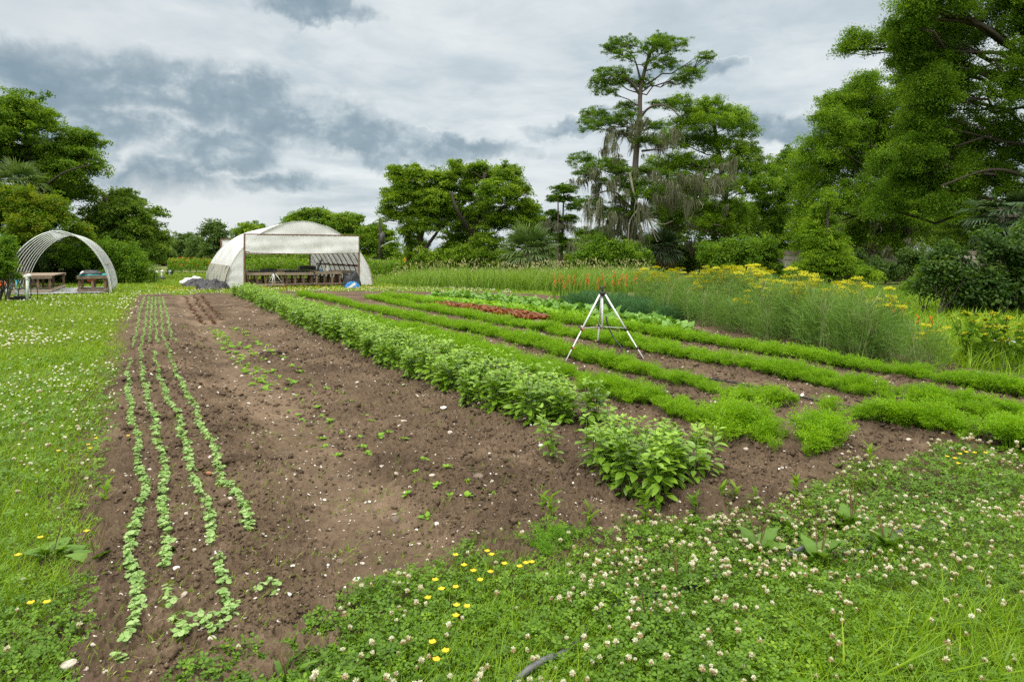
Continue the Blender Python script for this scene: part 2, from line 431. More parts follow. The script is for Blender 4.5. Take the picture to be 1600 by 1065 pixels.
M_YELLOW = leaf_mat('buttercup_petal', (0.72, 0.48, 0.005), (0.82, 0.58, 0.008), (0.88, 0.68, 0.015), 0.25, 0.35, 0.5)
M_PLANT = leaf_mat('plantain_leaf', (0.077, 0.170, 0.012), (0.115, 0.242, 0.020), (0.173, 0.305, 0.040), 0.3, 0.45, 0.45)
M_WOOD = solid_mat('weathered_timber', (0.17, 0.125, 0.085), (0.36, 0.29, 0.21), 5, 0.85, stretch=(1, 1, 1), bump=0.3)
M_WOODDK = solid_mat('brown_timber', (0.11, 0.065, 0.04), (0.24, 0.155, 0.10), 5, 0.85, bump=0.3)
M_POLY = sheet_mat('greenhouse_film', (0.92, 0.935, 0.94), 0.26, (0.30, 0.30, 0.23), 0.42)
M_POLYCLEAN = sheet_mat('curtain_film', (0.92, 0.935, 0.94), 0.26, (0.62, 0.61, 0.55), 0.22)
M_POLYDIRT = sheet_mat('stained_film', (0.68, 0.68, 0.60), 0.35, (0.14, 0.14, 0.08), 0.8)
M_BLKPIPE = solid_mat('black_pipe', (0.012, 0.012, 0.013), (0.03, 0.03, 0.03), 20, 0.45)
M_GREYPIPE = solid_mat('grey_poly_pipe', (0.07, 0.075, 0.08), (0.15, 0.155, 0.16), 20, 0.5)
M_GALV = solid_mat('galvanised_tube', (0.42, 0.46, 0.45), (0.62, 0.65, 0.63), 9, 0.42, metal=0.35)
M_WHITE = solid_mat('white_plastic', (0.70, 0.71, 0.70), (0.80, 0.81, 0.80), 12, 0.4)
M_PVCGRN = solid_mat('green_white_pvc', (0.50, 0.62, 0.50), (0.66, 0.74, 0.64), 6, 0.4)
M_SILVER = solid_mat('silver_tube', (0.74, 0.75, 0.76), (0.84, 0.84, 0.84), 14, 0.4)
M_BRASS = solid_mat('brass', (0.55, 0.32, 0.08), (0.70, 0.45, 0.14), 20, 0.35, metal=0.8)
M_REDPL = solid_mat('orange_plastic', (0.65, 0.09, 0.015), (0.75, 0.15, 0.03), 10, 0.4)
M_TEAL = solid_mat('teal_tarp', (0.015, 0.22, 0.24), (0.03, 0.33, 0.35), 6, 0.5)
M_CYAN = solid_mat('cyan_tube', (0.03, 0.40, 0.56), (0.06, 0.50, 0.66), 12, 0.4)
M_BLKTARP = solid_mat('black_tarp', (0.012, 0.013, 0.016), (0.05, 0.052, 0.058), 4, 0.42, bump=0.5)
M_WHTTARP = solid_mat('white_tarp', (0.62, 0.63, 0.66), (0.78, 0.79, 0.80), 4, 0.5, bump=0.5)
M_FABRIC = solid_mat('grey_ground_fabric', (0.20, 0.215, 0.24), (0.36, 0.375, 0.40), 3, 0.8, bump=0.3)
M_BLUEBAG = solid_mat('blue_bag', (0.02, 0.16, 0.42), (0.04, 0.25, 0.55), 6, 0.4)
M_CONC = solid_mat('aged_concrete', (0.26, 0.24, 0.20), (0.42, 0.39, 0.33), 2.5, 0.9, bump=0.3)
M_STEELBR = solid_mat('rusty_rail', (0.16, 0.12, 0.10), (0.27, 0.22, 0.18), 4, 0.8)
M_SIGNY = solid_mat('yellow_sign', (0.72, 0.40, 0.01), (0.80, 0.48, 0.02), 8, 0.4)
M_CARWHITE = solid_mat('white_car_paint', (0.68, 0.69, 0.70), (0.76, 0.77, 0.78), 3, 0.25)
M_GLASSDK = solid_mat('dark_glass', (0.015, 0.018, 0.02), (0.03, 0.035, 0.04), 3, 0.08)
M_RUBBER = solid_mat('tyre_rubber', (0.015, 0.015, 0.015), (0.03, 0.03, 0.03), 10, 0.8)
M_STRAW = leaf_mat('straw', (0.22, 0.16, 0.08), (0.34, 0.26, 0.14), (0.46, 0.37, 0.22), 0.1)
M_STONE = solid_mat('pale_stone', (0.36, 0.31, 0.25), (0.62, 0.57, 0.50), 30, 0.9, bump=0.5)
M_ROCKBR = solid_mat('brown_rock', (0.11, 0.08, 0.06), (0.22, 0.17, 0.13), 25, 0.9, bump=0.5)
M_SHELL = solid_mat('white_shell', (0.66, 0.64, 0.60), (0.80, 0.79, 0.76), 30, 0.7)
M_BRICK = solid_mat('red_brick', (0.26, 0.10, 0.06), (0.36, 0.16, 0.10), 30, 0.9)

def soil_material(name, dark, mid, dry):
    m, N = new_mat(name)
    g = N.new('ShaderNodeNewGeometry').outputs['Position']
    big = N.noise(g, 0.9, 4, 0.55); mid_n = N.noise(g, 9, 6, 0.65); fine = N.noise(g, 70, 4, 0.6)
    f = N.math('ADD', N.math('ADD', N.math('MULTIPLY', big, 0.5), N.math('MULTIPLY', mid_n, 0.32)), N.math('MULTIPLY', fine, 0.18))
    at = N.new('ShaderNodeAttribute', attribute_name='rnd').outputs['Fac']          # trodden, drier strips
    f = N.math('ADD', f, N.math('MULTIPLY', N.math('SUBTRACT', at, 0.5), 0.24))
    col = N.ramp(f, [(0.34, dark), (0.5, mid), (0.66, dry)])
    vo = N.new('ShaderNodeTexVoronoi'); N.l.new(g, vo.inputs['Vector']); vo.inputs['Scale'].default_value = 55
    grit = N.math('MULTIPLY', N.maprange(vo.outputs['Distance'], 0.06, 0.16, 1, 0), N.maprange(N.noise(g, 40, 2), 0.56, 0.62, 0, 0.75))
    col = N.mix(grit, col, (0.30, 0.25, 0.19))
    pb = N.new('ShaderNodeBsdfPrincipled'); N.l.new(col, pb.inputs['Base Color']); pb.inputs['Roughness'].default_value = 0.95
    pb.inputs['Specular IOR Level'].default_value = 0.15
    b = N.new('ShaderNodeBump'); b.inputs['Strength'].default_value = 1.0; b.inputs['Distance'].default_value = 0.02
    N.l.new(N.math('ADD', mid_n, N.math('MULTIPLY', fine, 0.6)), b.inputs['Height']); N.l.new(b.outputs[0], pb.inputs['Normal'])
    N.l.new(pb.outputs[0], N.out.inputs[0])
    return m
M_SOIL = soil_material('tilled_soil', (0.061, 0.043, 0.028), (0.121, 0.086, 0.056), (0.207, 0.151, 0.101))

def turf_material():
    m, N = new_mat('turf')
    g = N.new('ShaderNodeNewGeometry').outputs['Position']
    big = N.noise(g, 0.35, 4, 0.6); fine = N.noise(g, 12, 6, 0.7)
    f = N.math('ADD', N.math('MULTIPLY', big, 0.55), N.math('MULTIPLY', fine, 0.45))
    col = N.ramp(f, [(0.36, (0.045, 0.06, 0.015)), (0.5, (0.10, 0.125, 0.022)), (0.64, (0.19, 0.195, 0.055))])
    pb = N.new('ShaderNodeBsdfPrincipled'); N.l.new(col, pb.inputs['Base Color']); pb.inputs['Roughness'].default_value = 0.95
    b = N.new('ShaderNodeBump'); b.inputs['Strength'].default_value = 0.8; b.inputs['Distance'].default_value = 0.05
    N.l.new(fine, b.inputs['Height']); N.l.new(b.outputs[0], pb.inputs['Normal'])
    N.l.new(pb.outputs[0], N.out.inputs[0])
    return m
M_TURF = turf_material()

# ------------------------------------------------------------------ ground and tilled plot
AX = np.array([-0.468, 0.884]); PX = np.array([0.884, 0.468])      # along the rows, across them

def ground_poly(pix):
    return np.array([G(*p) for p in pix])

SOIL_POLY = ground_poly([(222, 463), (214, 490), (206, 530), (194, 580), (190, 640), (188, 700), (186, 760), (182, 820), (166, 880), (146, 930), (128, 985), (118, 1040), (100, 1120),
    (235, 1120), (290, 1062), (345, 1030), (420, 1012), (500, 968), (560, 930), (620, 905), (690, 880), (760, 850), (810, 832), (870, 838), (930, 838), (1000, 832), (1080, 820), (1130, 806), (1200, 800), (1250, 780),
    (1275, 760), (1320, 735), (1400, 722), (1450, 706), (1520, 700), (1600, 706), (1750, 720), (1900, 700), (1750, 610), (1560, 590), (1400, 560), (1250, 535), (1120, 510), (1040, 488), (960, 474), (880, 464), (780, 458), (620, 456.5), (480, 457), (370, 459)])

def soil_mask(x, y, amp=0.22):
    nx = (fbm(x * 2.3, y * 2.3, 3, 5) - .5) * amp * 2; ny = (fbm(x * 2.3, y * 2.3, 3, 9) - .5) * amp * 2
    return inside(SOIL_POLY, x + nx, y + ny)

_pv = np.array([-2, -.45, -.25, .62, .85, 1.35, 1.6, 2.35, 2.55, 2.75, 2.95, 3.65, 3.85, 4.3, 4.55, 5.15, 5.35, 5.7, 5.9, 6.6, 6.8, 7.1, 7.3, 8, 8.2, 20])
_ph = np.array([0, 0, .05, .05, -.015, -.02, .045, .045, -.01, -.01, .05, .05, -.005, -.005, .045, .045, .0, -.0, .04, .04, .0, .0, .04, .04, .01, .01])
def edge_dist(x, y):
    """distance to the plot's outline"""
    d = np.full(np.shape(x), 1e9)
    for a, b in zip(SOIL_POLY, np.roll(SOIL_POLY, -1, 0)):
        e = b - a; t = np.clip(((x - a[0]) * e[0] + (y - a[1]) * e[1]) / (e @ e), 0, 1)
        d = np.minimum(d, np.hypot(x - a[0] - t * e[0], y - a[1] - t * e[1]))
    return d

def soil_height(x, y, detail=True):
    v = x * PX[0] + y * PX[1] + (fbm(x * .5, y * .5, 2, 3) - .5) * .25
    z = np.interp(v, _pv, _ph) + 0.02
    z = z + (fbm(x * 1.6, y * 1.6, 3, 11) - .5) * .07
    if detail:
        z = z + (fbm(x * 9, y * 9, 3, 17) - .5) * .075
        b = 1 - np.abs(2 * fbm(x * 22, y * 22, 3, 23, .55) - 1)
        track = np.interp(v, [.7, .9, 1.3, 1.5], [1, .35, .35, 1])
        z = z + (b - .7) * .075 * track
        z = z + (fbm(x * 55, y * 55, 2, 29) - .5) * .026 * track
    return z

def build_ground():
    n = 90
    a = np.linspace(-1, 1, n); s = np.sign(a) * (np.abs(a) ** 2.6) * 900
    X, Y = np.meshgrid(s, s + 20, indexing='xy')
    Z = np.full_like(X, -0.05)
    mb = MB(); mb.grid(np.stack([X, Y, Z], -1))
    tag(mb.build('ground', M_TURF), kind='structure', label='flat mown turf around the vegetable plot')
    # the plot: one displaced sheet, cells about as small as they look
    r = np.exp(np.linspace(math.log(2.2), math.log(33), 860)); th = np.linspace(-0.86, 0.80, 1250)
    R, T = np.meshgrid(r, th, indexing='ij')
    X, Y = R * np.sin(T), R * np.cos(T)
    Z = soil_height(X, Y)
    keep = inside(SOIL_POLY, X, Y)
    D = edge_dist(X, Y); D = np.where(keep, D, -D)
    keep = D > -.75
    Z = Z - np.interp(D, [-.75, -.35, .05], [.16, .06, 0.])
    V = np.stack([X, Y, Z], -1).reshape(-1, 3)
    m, nn = X.shape
    i = np.arange(m - 1)[:, None] * nn; j = np.arange(nn - 1)[None]
    Q = np.stack([i + j, i + nn + j, i + nn + j + 1, i + j + 1], -1).reshape(-1, 4)
    Q = Q[keep.ravel()[Q].all(1)]
    used = np.unique(Q); remap = np.zeros(len(V), np.int64); remap[used] = np.arange(len(used))
    c = V[Q].mean(1); v = c[:, 0] * PX[0] + c[:, 1] * PX[1]
    dry = np.interp(v, [-.4, .6, .85, 1.3, 1.6, 2.2, 2.5, 2.8, 3.0, 3.6, 3.9, 4.3, 4.7, 5.3, 5.55, 6], [.38, .42, .68, .72, .42, .42, .56, .5, .3, .3, .55, .55, .35, .35, .62, .45])
    dry = np.clip(dry + (fbm(c[:, 0] * 1.1, c[:, 1] * 1.1, 3, 41) - .5) * .7, 0, 1)
    mb = MB(); mb.add(V[used], remap[Q], dry)
    o = mb.build('soil_bed', M_SOIL, smooth=True)
    tag(o, 'brown tilled soil of the planted vegetable plot', kind='structure')
build_ground()

# ------------------------------------------------------------------ leaf templates (each: vertices, quads)
def t_kite(w=0.6, fold=0.12):
    return np.array([[0, -.5, 0], [w / 2, 0.02, fold], [0, .5, -.03], [-w / 2, 0.02, fold]]), np.array([[0, 1, 2, 3]])

def t_leaf(w=0.55, cup=0.10, droop=0.18, rows=4):
    """ovate leaf from the origin along +y, folded along its midrib, tip drooping"""
    t = np.linspace(0, 1, rows + 1); wid = w * np.sin(np.pi * t ** 0.75) ** 0.9 * .5
    wid[0] = .02; wid[-1] = .01
    V = []
    for k in range(rows + 1):
        z = -droop * t[k] ** 2
        V += [[-wid[k], t[k], z + cup * wid[k] * 2], [0, t[k], z], [wid[k], t[k], z + cup * wid[k] * 2]]
    Q = []
    for k in range(rows):
        for s in (0, 1):
            a = k * 3 + s; Q.append([a, a + 1, a + 4, a + 3])
    return np.array(V), np.array(Q)

def t_blade(w=0.05, bend=0.35, seg=3):
    t = np.linspace(0, 1, seg + 1)
    V, Q = [], []
    for k, u in enumerate(t):
        ww = w * (1 - u ** 1.6) * .5 + .002
        y = bend * u ** 2; z = u * (1 - .25 * bend * u)
        V += [[-ww, y, z], [ww, y, z]]
        if k: a = 2 * (k - 1); Q.append([a, a + 1, a + 3, a + 2])
    return np.array(V), np.array(Q)

def t_round(n=8, r=.5, cup=.06):
    """round leaf: a fan of kite quads round a centre, notched at the base"""
    V = [[0, 0, 0]]
    for k in range(n + 1):
        a = -math.pi / 2 + .15 + (2 * math.pi - .3) * k / n
        V.append([r * math.cos(a), r * math.sin(a), cup + .03 * math.sin(3 * a)])
    Q = [[0, 1 + k, 2 + k, 3 + k] for k in range(0, n - 1, 2)]
    return np.array(V), np.array(Q)

def t_join(parts):
    """several (template, T, R, S) in one template"""
    mb = MB()
    for t, T, R, S in parts: mb.scatter(t, T, R, S)
    return np.concatenate(mb.V), np.concatenate(mb.Q)

def t_clover(fine=True):
    if fine:
        leaf = (np.array([[0, .06, 0], [.30, .42, .07], [.26, .78, .09], [0, .80, .0], [-.26, .78, .09], [-.30, .42, .07]]), np.array([[0, 1, 2, 3], [0, 3, 4, 5]]))
    else:
        leaf = (np.array([[0, .03, 0], [.36, .55, .08], [0, .85, 0], [-.36, .55, .08]]), np.array([[0, 1, 2, 3]]))
    R = rotz(np.array([0.0, 2.15, -2.15])); return t_join([(leaf, np.zeros((3, 3)), R, 0.62)])

T_KITE, T_SPRAY, T_LEAF, T_WIDE = t_kite(), t_kite(.42, .07), t_leaf(), t_leaf(.75, .05, .3)
T_CLOV, T_CLOVF = t_clover(True), t_clover(False)

def ico(rng, jitter=.28):
    """a lumpy stone: a cube split once and rounded, all quads"""
    g = np.linspace(-1, 1, 3); V, Q, idx = [], [], {}
    def vid(p):
        k = tuple(np.round(p, 3))
        if k not in idx: idx[k] = len(V); V.append(p)
        return idx[k]
    for ax in range(3):
        for s in (-1, 1):
            for i in range(2):
                for j in range(2):
                    c = []
                    for di, dj in ((0, 0), (1, 0), (1, 1), (0, 1)):
                        p = np.zeros(3); p[ax] = s; p[(ax + 1) % 3] = g[i + di]; p[(ax + 2) % 3] = g[j + dj]; c.append(vid(p))
                    Q.append(c if s > 0 else c[::-1])
    V = unit(np.array(V)) * .5
    V *= 1 + (rng.random((len(V), 1)) - .5) * 2 * jitter
    V[:, 2] *= .68
    return V, np.array(Q)


# ------------------------------------------------------------------ trees and bushes
def puffs_of(rng, c, rad, rp, k, stray=.16, far=1.42):
    """centres of leaf clumps filling an ellipsoid, denser towards its skin"""
    n = max(5, int(2.3 * k * (rad[0] * rad[1] * rad[2]) ** (2 / 3) / rp ** 2))
    d = rand_dirs(rng, n); d[:, 2] = np.where(d[:, 2] < -.6, -d[:, 2] * .5, d[:, 2])
    out = np.where(rng.random((n, 1)) < stray, rng.uniform(1.05, far, (n, 1)), 1.0)
    return np.asarray(c) + unit(d) * rng.uniform(.12, 1.0, (n, 1)) ** .5 * np.asarray(rad) * .92 * out

def leaf_cloud(rng, mb, pc, rp, size, tmpl, dens=9, flat=.8, droop=.06, up=.55, spread=1.0, vary=.22, axis=None, el=1.0):
    """leaves over each clump: on its upper skin mostly, clump to clump colour varies a little"""
    n = max(8, int(dens * 1.15 * rp ** 2 / size ** 2 * (1.35 if tmpl is T_SPRAY else 1))); m = len(pc)
    d = rand_dirs(rng, m * n); low = (d[:, 2] < -.25) & (rng.random(m * n) < .35); d[low, 2] *= -1
    r = rp * rng.uniform(.55, 1.2, m).repeat(n) * rng.beta(2.4, 1.7, m * n) * 1.42
    sc = np.array([1, 1, flat]); off = d * r[:, None] * sc * spread
    if axis is not None:                       # boughs reaching outwards, tips hanging a little
        o = pc[:, :2] - np.asarray(axis); a = np.arctan2(o[:, 1], o[:, 0]) + rng.normal(0, .75, m); e = el * rng.uniform(.75, 1.35, m)
        ca, sa = np.cos(a).repeat(n), np.sin(a).repeat(n); e = e.repeat(n)
        u, v = off[:, 0] * e, off[:, 1] / np.sqrt(e); off[:, 0], off[:, 1] = u * ca - v * sa, u * sa + v * ca
        off[:, 2] = off[:, 2] / np.sqrt(e) + .16 * u - .22 * np.abs(u) * u / rp
    off[:, 2] -= droop * (off[:, 0] ** 2 + off[:, 1] ** 2) / rp
    T = pc.repeat(n, 0) + off
    nrm = unit(d * .55 + np.array([0, 0, up]) + rng.normal(0, .5, (m * n, 3)))
    rnd = np.clip(rng.normal(.5, vary, m).repeat(n) + rng.normal(0, .2, m * n), 0, 1)
    mb.scatter(tmpl, T, frames(nrm, rng=rng), size * rng.uniform(.7, 1.35, m * n), rnd)

def limb(rng, mb, a, b, r0, r1, wob=.06, sag=0.0, sides=6, n=7):
    a, b = np.asarray(a, float), np.asarray(b, float); L = np.linalg.norm(b - a)
    t = np.linspace(0, 1, n)[:, None]; p = a + (b - a) * t
    p[1:-1] += rng.normal(0, wob * L * .5, (n - 2, 3)); p[:, 2] += sag * L * np.sin(math.pi * t[:, 0])
    mb.tube(p, np.linspace(r0, r1, n), sides); return p

def tree(name, label, cat, Y, blobs, trunk, mat, bark, seed, leaf=.16, rp=.55, dens=9, k=2.5, tmpl=None, flat=.62, rt=.3, group=None, limbs=(), depth=.8, moss=(), twig=.03, trunks=(), vary=.3, up=.55, grow=(1.15, 1.5), el=None):
    """blobs: (px, py, rx, ry[, dY]) crown masses; trunk: pixel path from the foot up"""
    rng = np.random.default_rng(seed)
    tmpl = tmpl or T_KITE; ppm = F / Y; rp *= .78
    tp = [P(x, y, Y) for x, y in trunk]; tp[0][2] = -.1
    root = empty(name, (tp[0][0], tp[0][1], 0))
    tk = MB()
    path = smooth_path(tp, None)
    h = np.linspace(0, 1, len(path)); tk.tube(path, rt * (1 - .72 * h) * (1 + .5 * np.exp(-h * 14)), 9)
    for tr in trunks:
        q = [P(x, y, Y + dy) for x, y, dy in tr[1]]; pp = smooth_path(q, None); tk.tube(pp, np.linspace(tr[0], tr[0] * .35, len(pp)), 7)
    cr = MB()
    xs = [b[0] for b in blobs]; halfw = (max(xs) - min(xs)) / 2 / ppm + .5
    for b in blobs:
        px, py, rx, ry = b[0], b[1], b[2] * grow[0], b[3] * grow[1]
        dY = b[4] if len(b) > 4 else rng.uniform(-1, 1) * halfw * depth * .55
        c = P(px, py, Y + dY) if len(b) > 4 else P(px, py, Y) + [0, dY, 0]
        rad = np.array([rx / ppm, (rx + ry) * .5 / ppm, ry / ppm])
        r = min(rp, .6 * rad.min() + .12)
        pc = puffs_of(rng, c, rad, r, k)
        leaf_cloud(rng, cr, pc, r, leaf, tmpl, dens, flat, vary=vary, up=up, axis=path[len(path) // 2, :2], el=el or (1.6 if tmpl is T_SPRAY else 1.25))
        # a limb to the mass and twigs inside it
        i = int(np.clip(np.searchsorted(path[:, 2], c[2] - .35 * np.linalg.norm(c[:2] - path[len(path) // 2, :2]) - .2 * rad[2]), 2, len(path) - 1))
        L = np.linalg.norm(c - path[i]); r0 = min(rt * (1 - .72 * h[i]) * .5, .02 + .011 * L)
        lp = limb(rng, tk, path[i], c, r0, r0 * .4, .07, .05)
        for q in pc[rng.permutation(len(pc))[:7]]: limb(rng, tk, lp[rng.integers(3, 7)], q, twig, .012, .05, 0, 4, 4)
    for r0, pts in limbs:
        q = smooth_path([P(x, y, Y + dy) for x, y, dy in pts], None); tk.tube(q, np.linspace(r0, r0 * .3, len(q)), 6)
    tk.build('trunk', bark, root, True)
    cr.build('crown', mat, root)
    if moss:
        ms = MB()
        for px, py, L in moss:
            for _ in range(6):
                top = P(px + rng.normal(0, 7), py - rng.uniform(-4, 8), Y) + [0, rng.normal(0, halfw * .35), 0]; n = 26; Lm = L / ppm * rng.uniform(.35, 1.1)
                o = rng.normal(0, .11, (n, 3)) * [1, 1, .8]; l = Lm * rng.uniform(.3, 1.05, n); T = top + o; yaw = rng.uniform(0, 6.28, n); segs = 6
                u = np.linspace(0, 1, segs); drift = rng.normal(0, .16, 2) * Lm
                bulge = (1 + .9 * np.sin(math.pi * u * .8) - 1.0 * u ** 2)[None]
                wob = np.cumsum(rng.normal(0, .03, (n, segs, 2)), 1)
                X = top[0] + o[:, None, 0] * bulge + wob[..., 0] + drift[0] * u ** 2; Yy = top[1] + o[:, None, 1] * bulge + wob[..., 1] + drift[1] * u ** 2; Z = T[:, None, 2] - l[:, None] * u
                w = (.034 * (1 - .85 * u))[None, :, None]; dirx = np.stack([np.cos(yaw), np.sin(yaw)], 1)
                A = np.stack([X, Yy, Z], -1); B = np.concatenate([np.broadcast_to(dirx[:, None], (n, segs, 2)), np.zeros((n, segs, 1))], -1) * w
                Vv = np.stack([A - B, A + B], 2).reshape(n, segs * 2, 3)
                q = np.array([[2 * s, 2 * s + 1, 2 * s + 3, 2 * s + 2] for s in range(segs - 1)])
                ms.add(Vv.reshape(-1, 3), (q[None] + (np.arange(n) * segs * 2)[:, None, None]).reshape(-1, 4), np.repeat(rng.random(n), segs - 1))
        ms.build('spanish_moss', M_MOSS, root)
    tag(root, label, cat, group)
    return root

def bush(name, label, Y, blobs, mat, seed, leaf=.11, rp=.32, dens=9, k=2.7, cat='bush', tmpl=None, group=None, flat=.85, foot=None):
    """a shrub: stems from the ground into overlapping leafy masses"""
    rng = np.random.default_rng(seed); ppm = F / Y
    cx = sum(b[0] for b in blobs) / len(blobs); fx = (cx - 800) / ppm
    root = empty(name, (fx, Y, 0)); st, cr = MB(), MB()
    for b in blobs:
        px, py, rx, ry = b[0], b[1], b[2] * 1.15, b[3] * 1.2; dY = b[4] if len(b) > 4 else rng.uniform(-.5, .5) * rx / ppm
        c = P(px, py, Y) + [0, dY, 0]; rad = np.array([rx / ppm, rx * .8 / ppm, ry / ppm]); c[2] = max(c[2], rad[2] * .5)
        r = min(rp, .6 * rad.min() + .08) * .85; pc = puffs_of(rng, c, rad, r, k, .34, 1.65); pc = pc[pc[:, 2] > .03]
        if not len(pc): continue
        leaf_cloud(rng, cr, pc, r, leaf, tmpl or T_KITE, dens, flat)
        base = np.array([c[0] + rng.normal(0, .2), c[1] + rng.normal(0, .2), -.05])
        for q in pc[rng.permutation(len(pc))[:5]]: limb(rng, st, base, q, .016, .006, .06, 0, 4, 5)
    st.build('stem', M_BARK, root); cr.build('foliage', mat, root)
    return tag(root, label, cat, group)

def fan_palm(label, px, py, Y, trunk_h, R, n, mat, seed, dead=0, down=-.3, upmost=1.3):
    """cabbage palm: fan fronds on long stalks, a skirt of dead fronds, a boot covered trunk"""
    rng = np.random.default_rng(seed); c = P(px, py, Y); root = empty('fan_palm', (c[0], c[1], 0))
    tk = MB(); hh = max(c[2] - .1, .3); pts = np.stack([np.full(9, c[0]), np.full(9, c[1]), np.linspace(-.1, hh, 9)], 1)
    tk.tube(pts, .17 + .03 * (np.arange(9) % 2), 9)
    for i in range(int(hh * 18)):
        a = i * 2.4; z = .15 + i / 18; b = np.array([c[0] + math.cos(a) * .16, c[1] + math.sin(a) * .16, z]); tk.bar(b, b + [math.cos(a) * .14, math.sin(a) * .14, .22], .07, .03)
    tk.build('trunk', M_BARKGR, root)
    def frond(mb, a, el, L, fan, limp):
        d = np.array([math.cos(a) * math.cos(el), math.sin(a) * math.cos(el), math.sin(el)])
        b = c.copy(); e = b + d * L * .5; e[2] -= .05 * L * (1 - limp)
        mb.tube([b, (b + e) / 2 + [0, 0, .03], e], [.018, .014, .01], 4, rnd=.6)
        k = 26; t = np.linspace(-1.75, 1.75, k); side = unit(np.cross(d, [0, 0, 1.0])); nn = np.cross(side, d)
        dd = unit(np.cos(t)[:, None] * d + np.sin(t)[:, None] * side + nn * .12 + rng.normal(0, .04, (k, 3)))
        dd[:, 2] -= limp * .5; dd = unit(dd)
        ll = fan * (.72 + .28 * np.cos(t)) * rng.uniform(.85, 1.1, k)
        n = unit(nn + rng.normal(0, .2, (k, 3))); n = unit(n - dd * np.sum(n * dd, 1, keepdims=True))
        lt = (np.array([[-.012, 0, 0], [.012, 0, 0], [.033, .45, .0], [-.033, .45, 0], [.02, .78, -.07], [-.02, .78, -.07], [.002, 1, -.22 - .2 * limp], [-.002, 1, -.22 - .2 * limp]]), np.array([[0, 1, 2, 3], [3, 2, 4, 5], [5, 4, 6, 7]]))
        mb.scatter(lt, np.tile(e, (k, 1)), np.stack([np.cross(dd, n), dd, n], -1), np.stack([np.full(k, 1.25), ll, ll], 1), np.clip(rng.normal(.5, .15, k) + rng.normal(0, .2), 0, 1))
    fr = MB()
    for i in range(n):
        u = (i + .5) / n; frond(fr, i * 2.4, down + (upmost - down) * u, R * rng.uniform(.85, 1.1), R * .62, .35 * (1 - u))
    fr.build('frond', mat, root); root.children[-1]['label'] = 'crown of green fan fronds'
    if dead:
        dm = MB()
        for i in range(dead): frond(dm, i * 2.4 + .5, rng.uniform(-1.25, -.75), R * rng.uniform(.7, .95), R * .5, .8)
        o = dm.build('dead_frond', M_DEADPALM, root); o['label'] = 'skirt of hanging dry brown fronds'
    return tag(root, label, 'palm')

S5 = lambda x, y: (1150 + x / 2.218, y / 2.218)
def B4(L): return [(860 + x / 2.476, 30 + y / 2.476, rx / 2.476, ry / 2.476) for x, y, rx, ry in L]

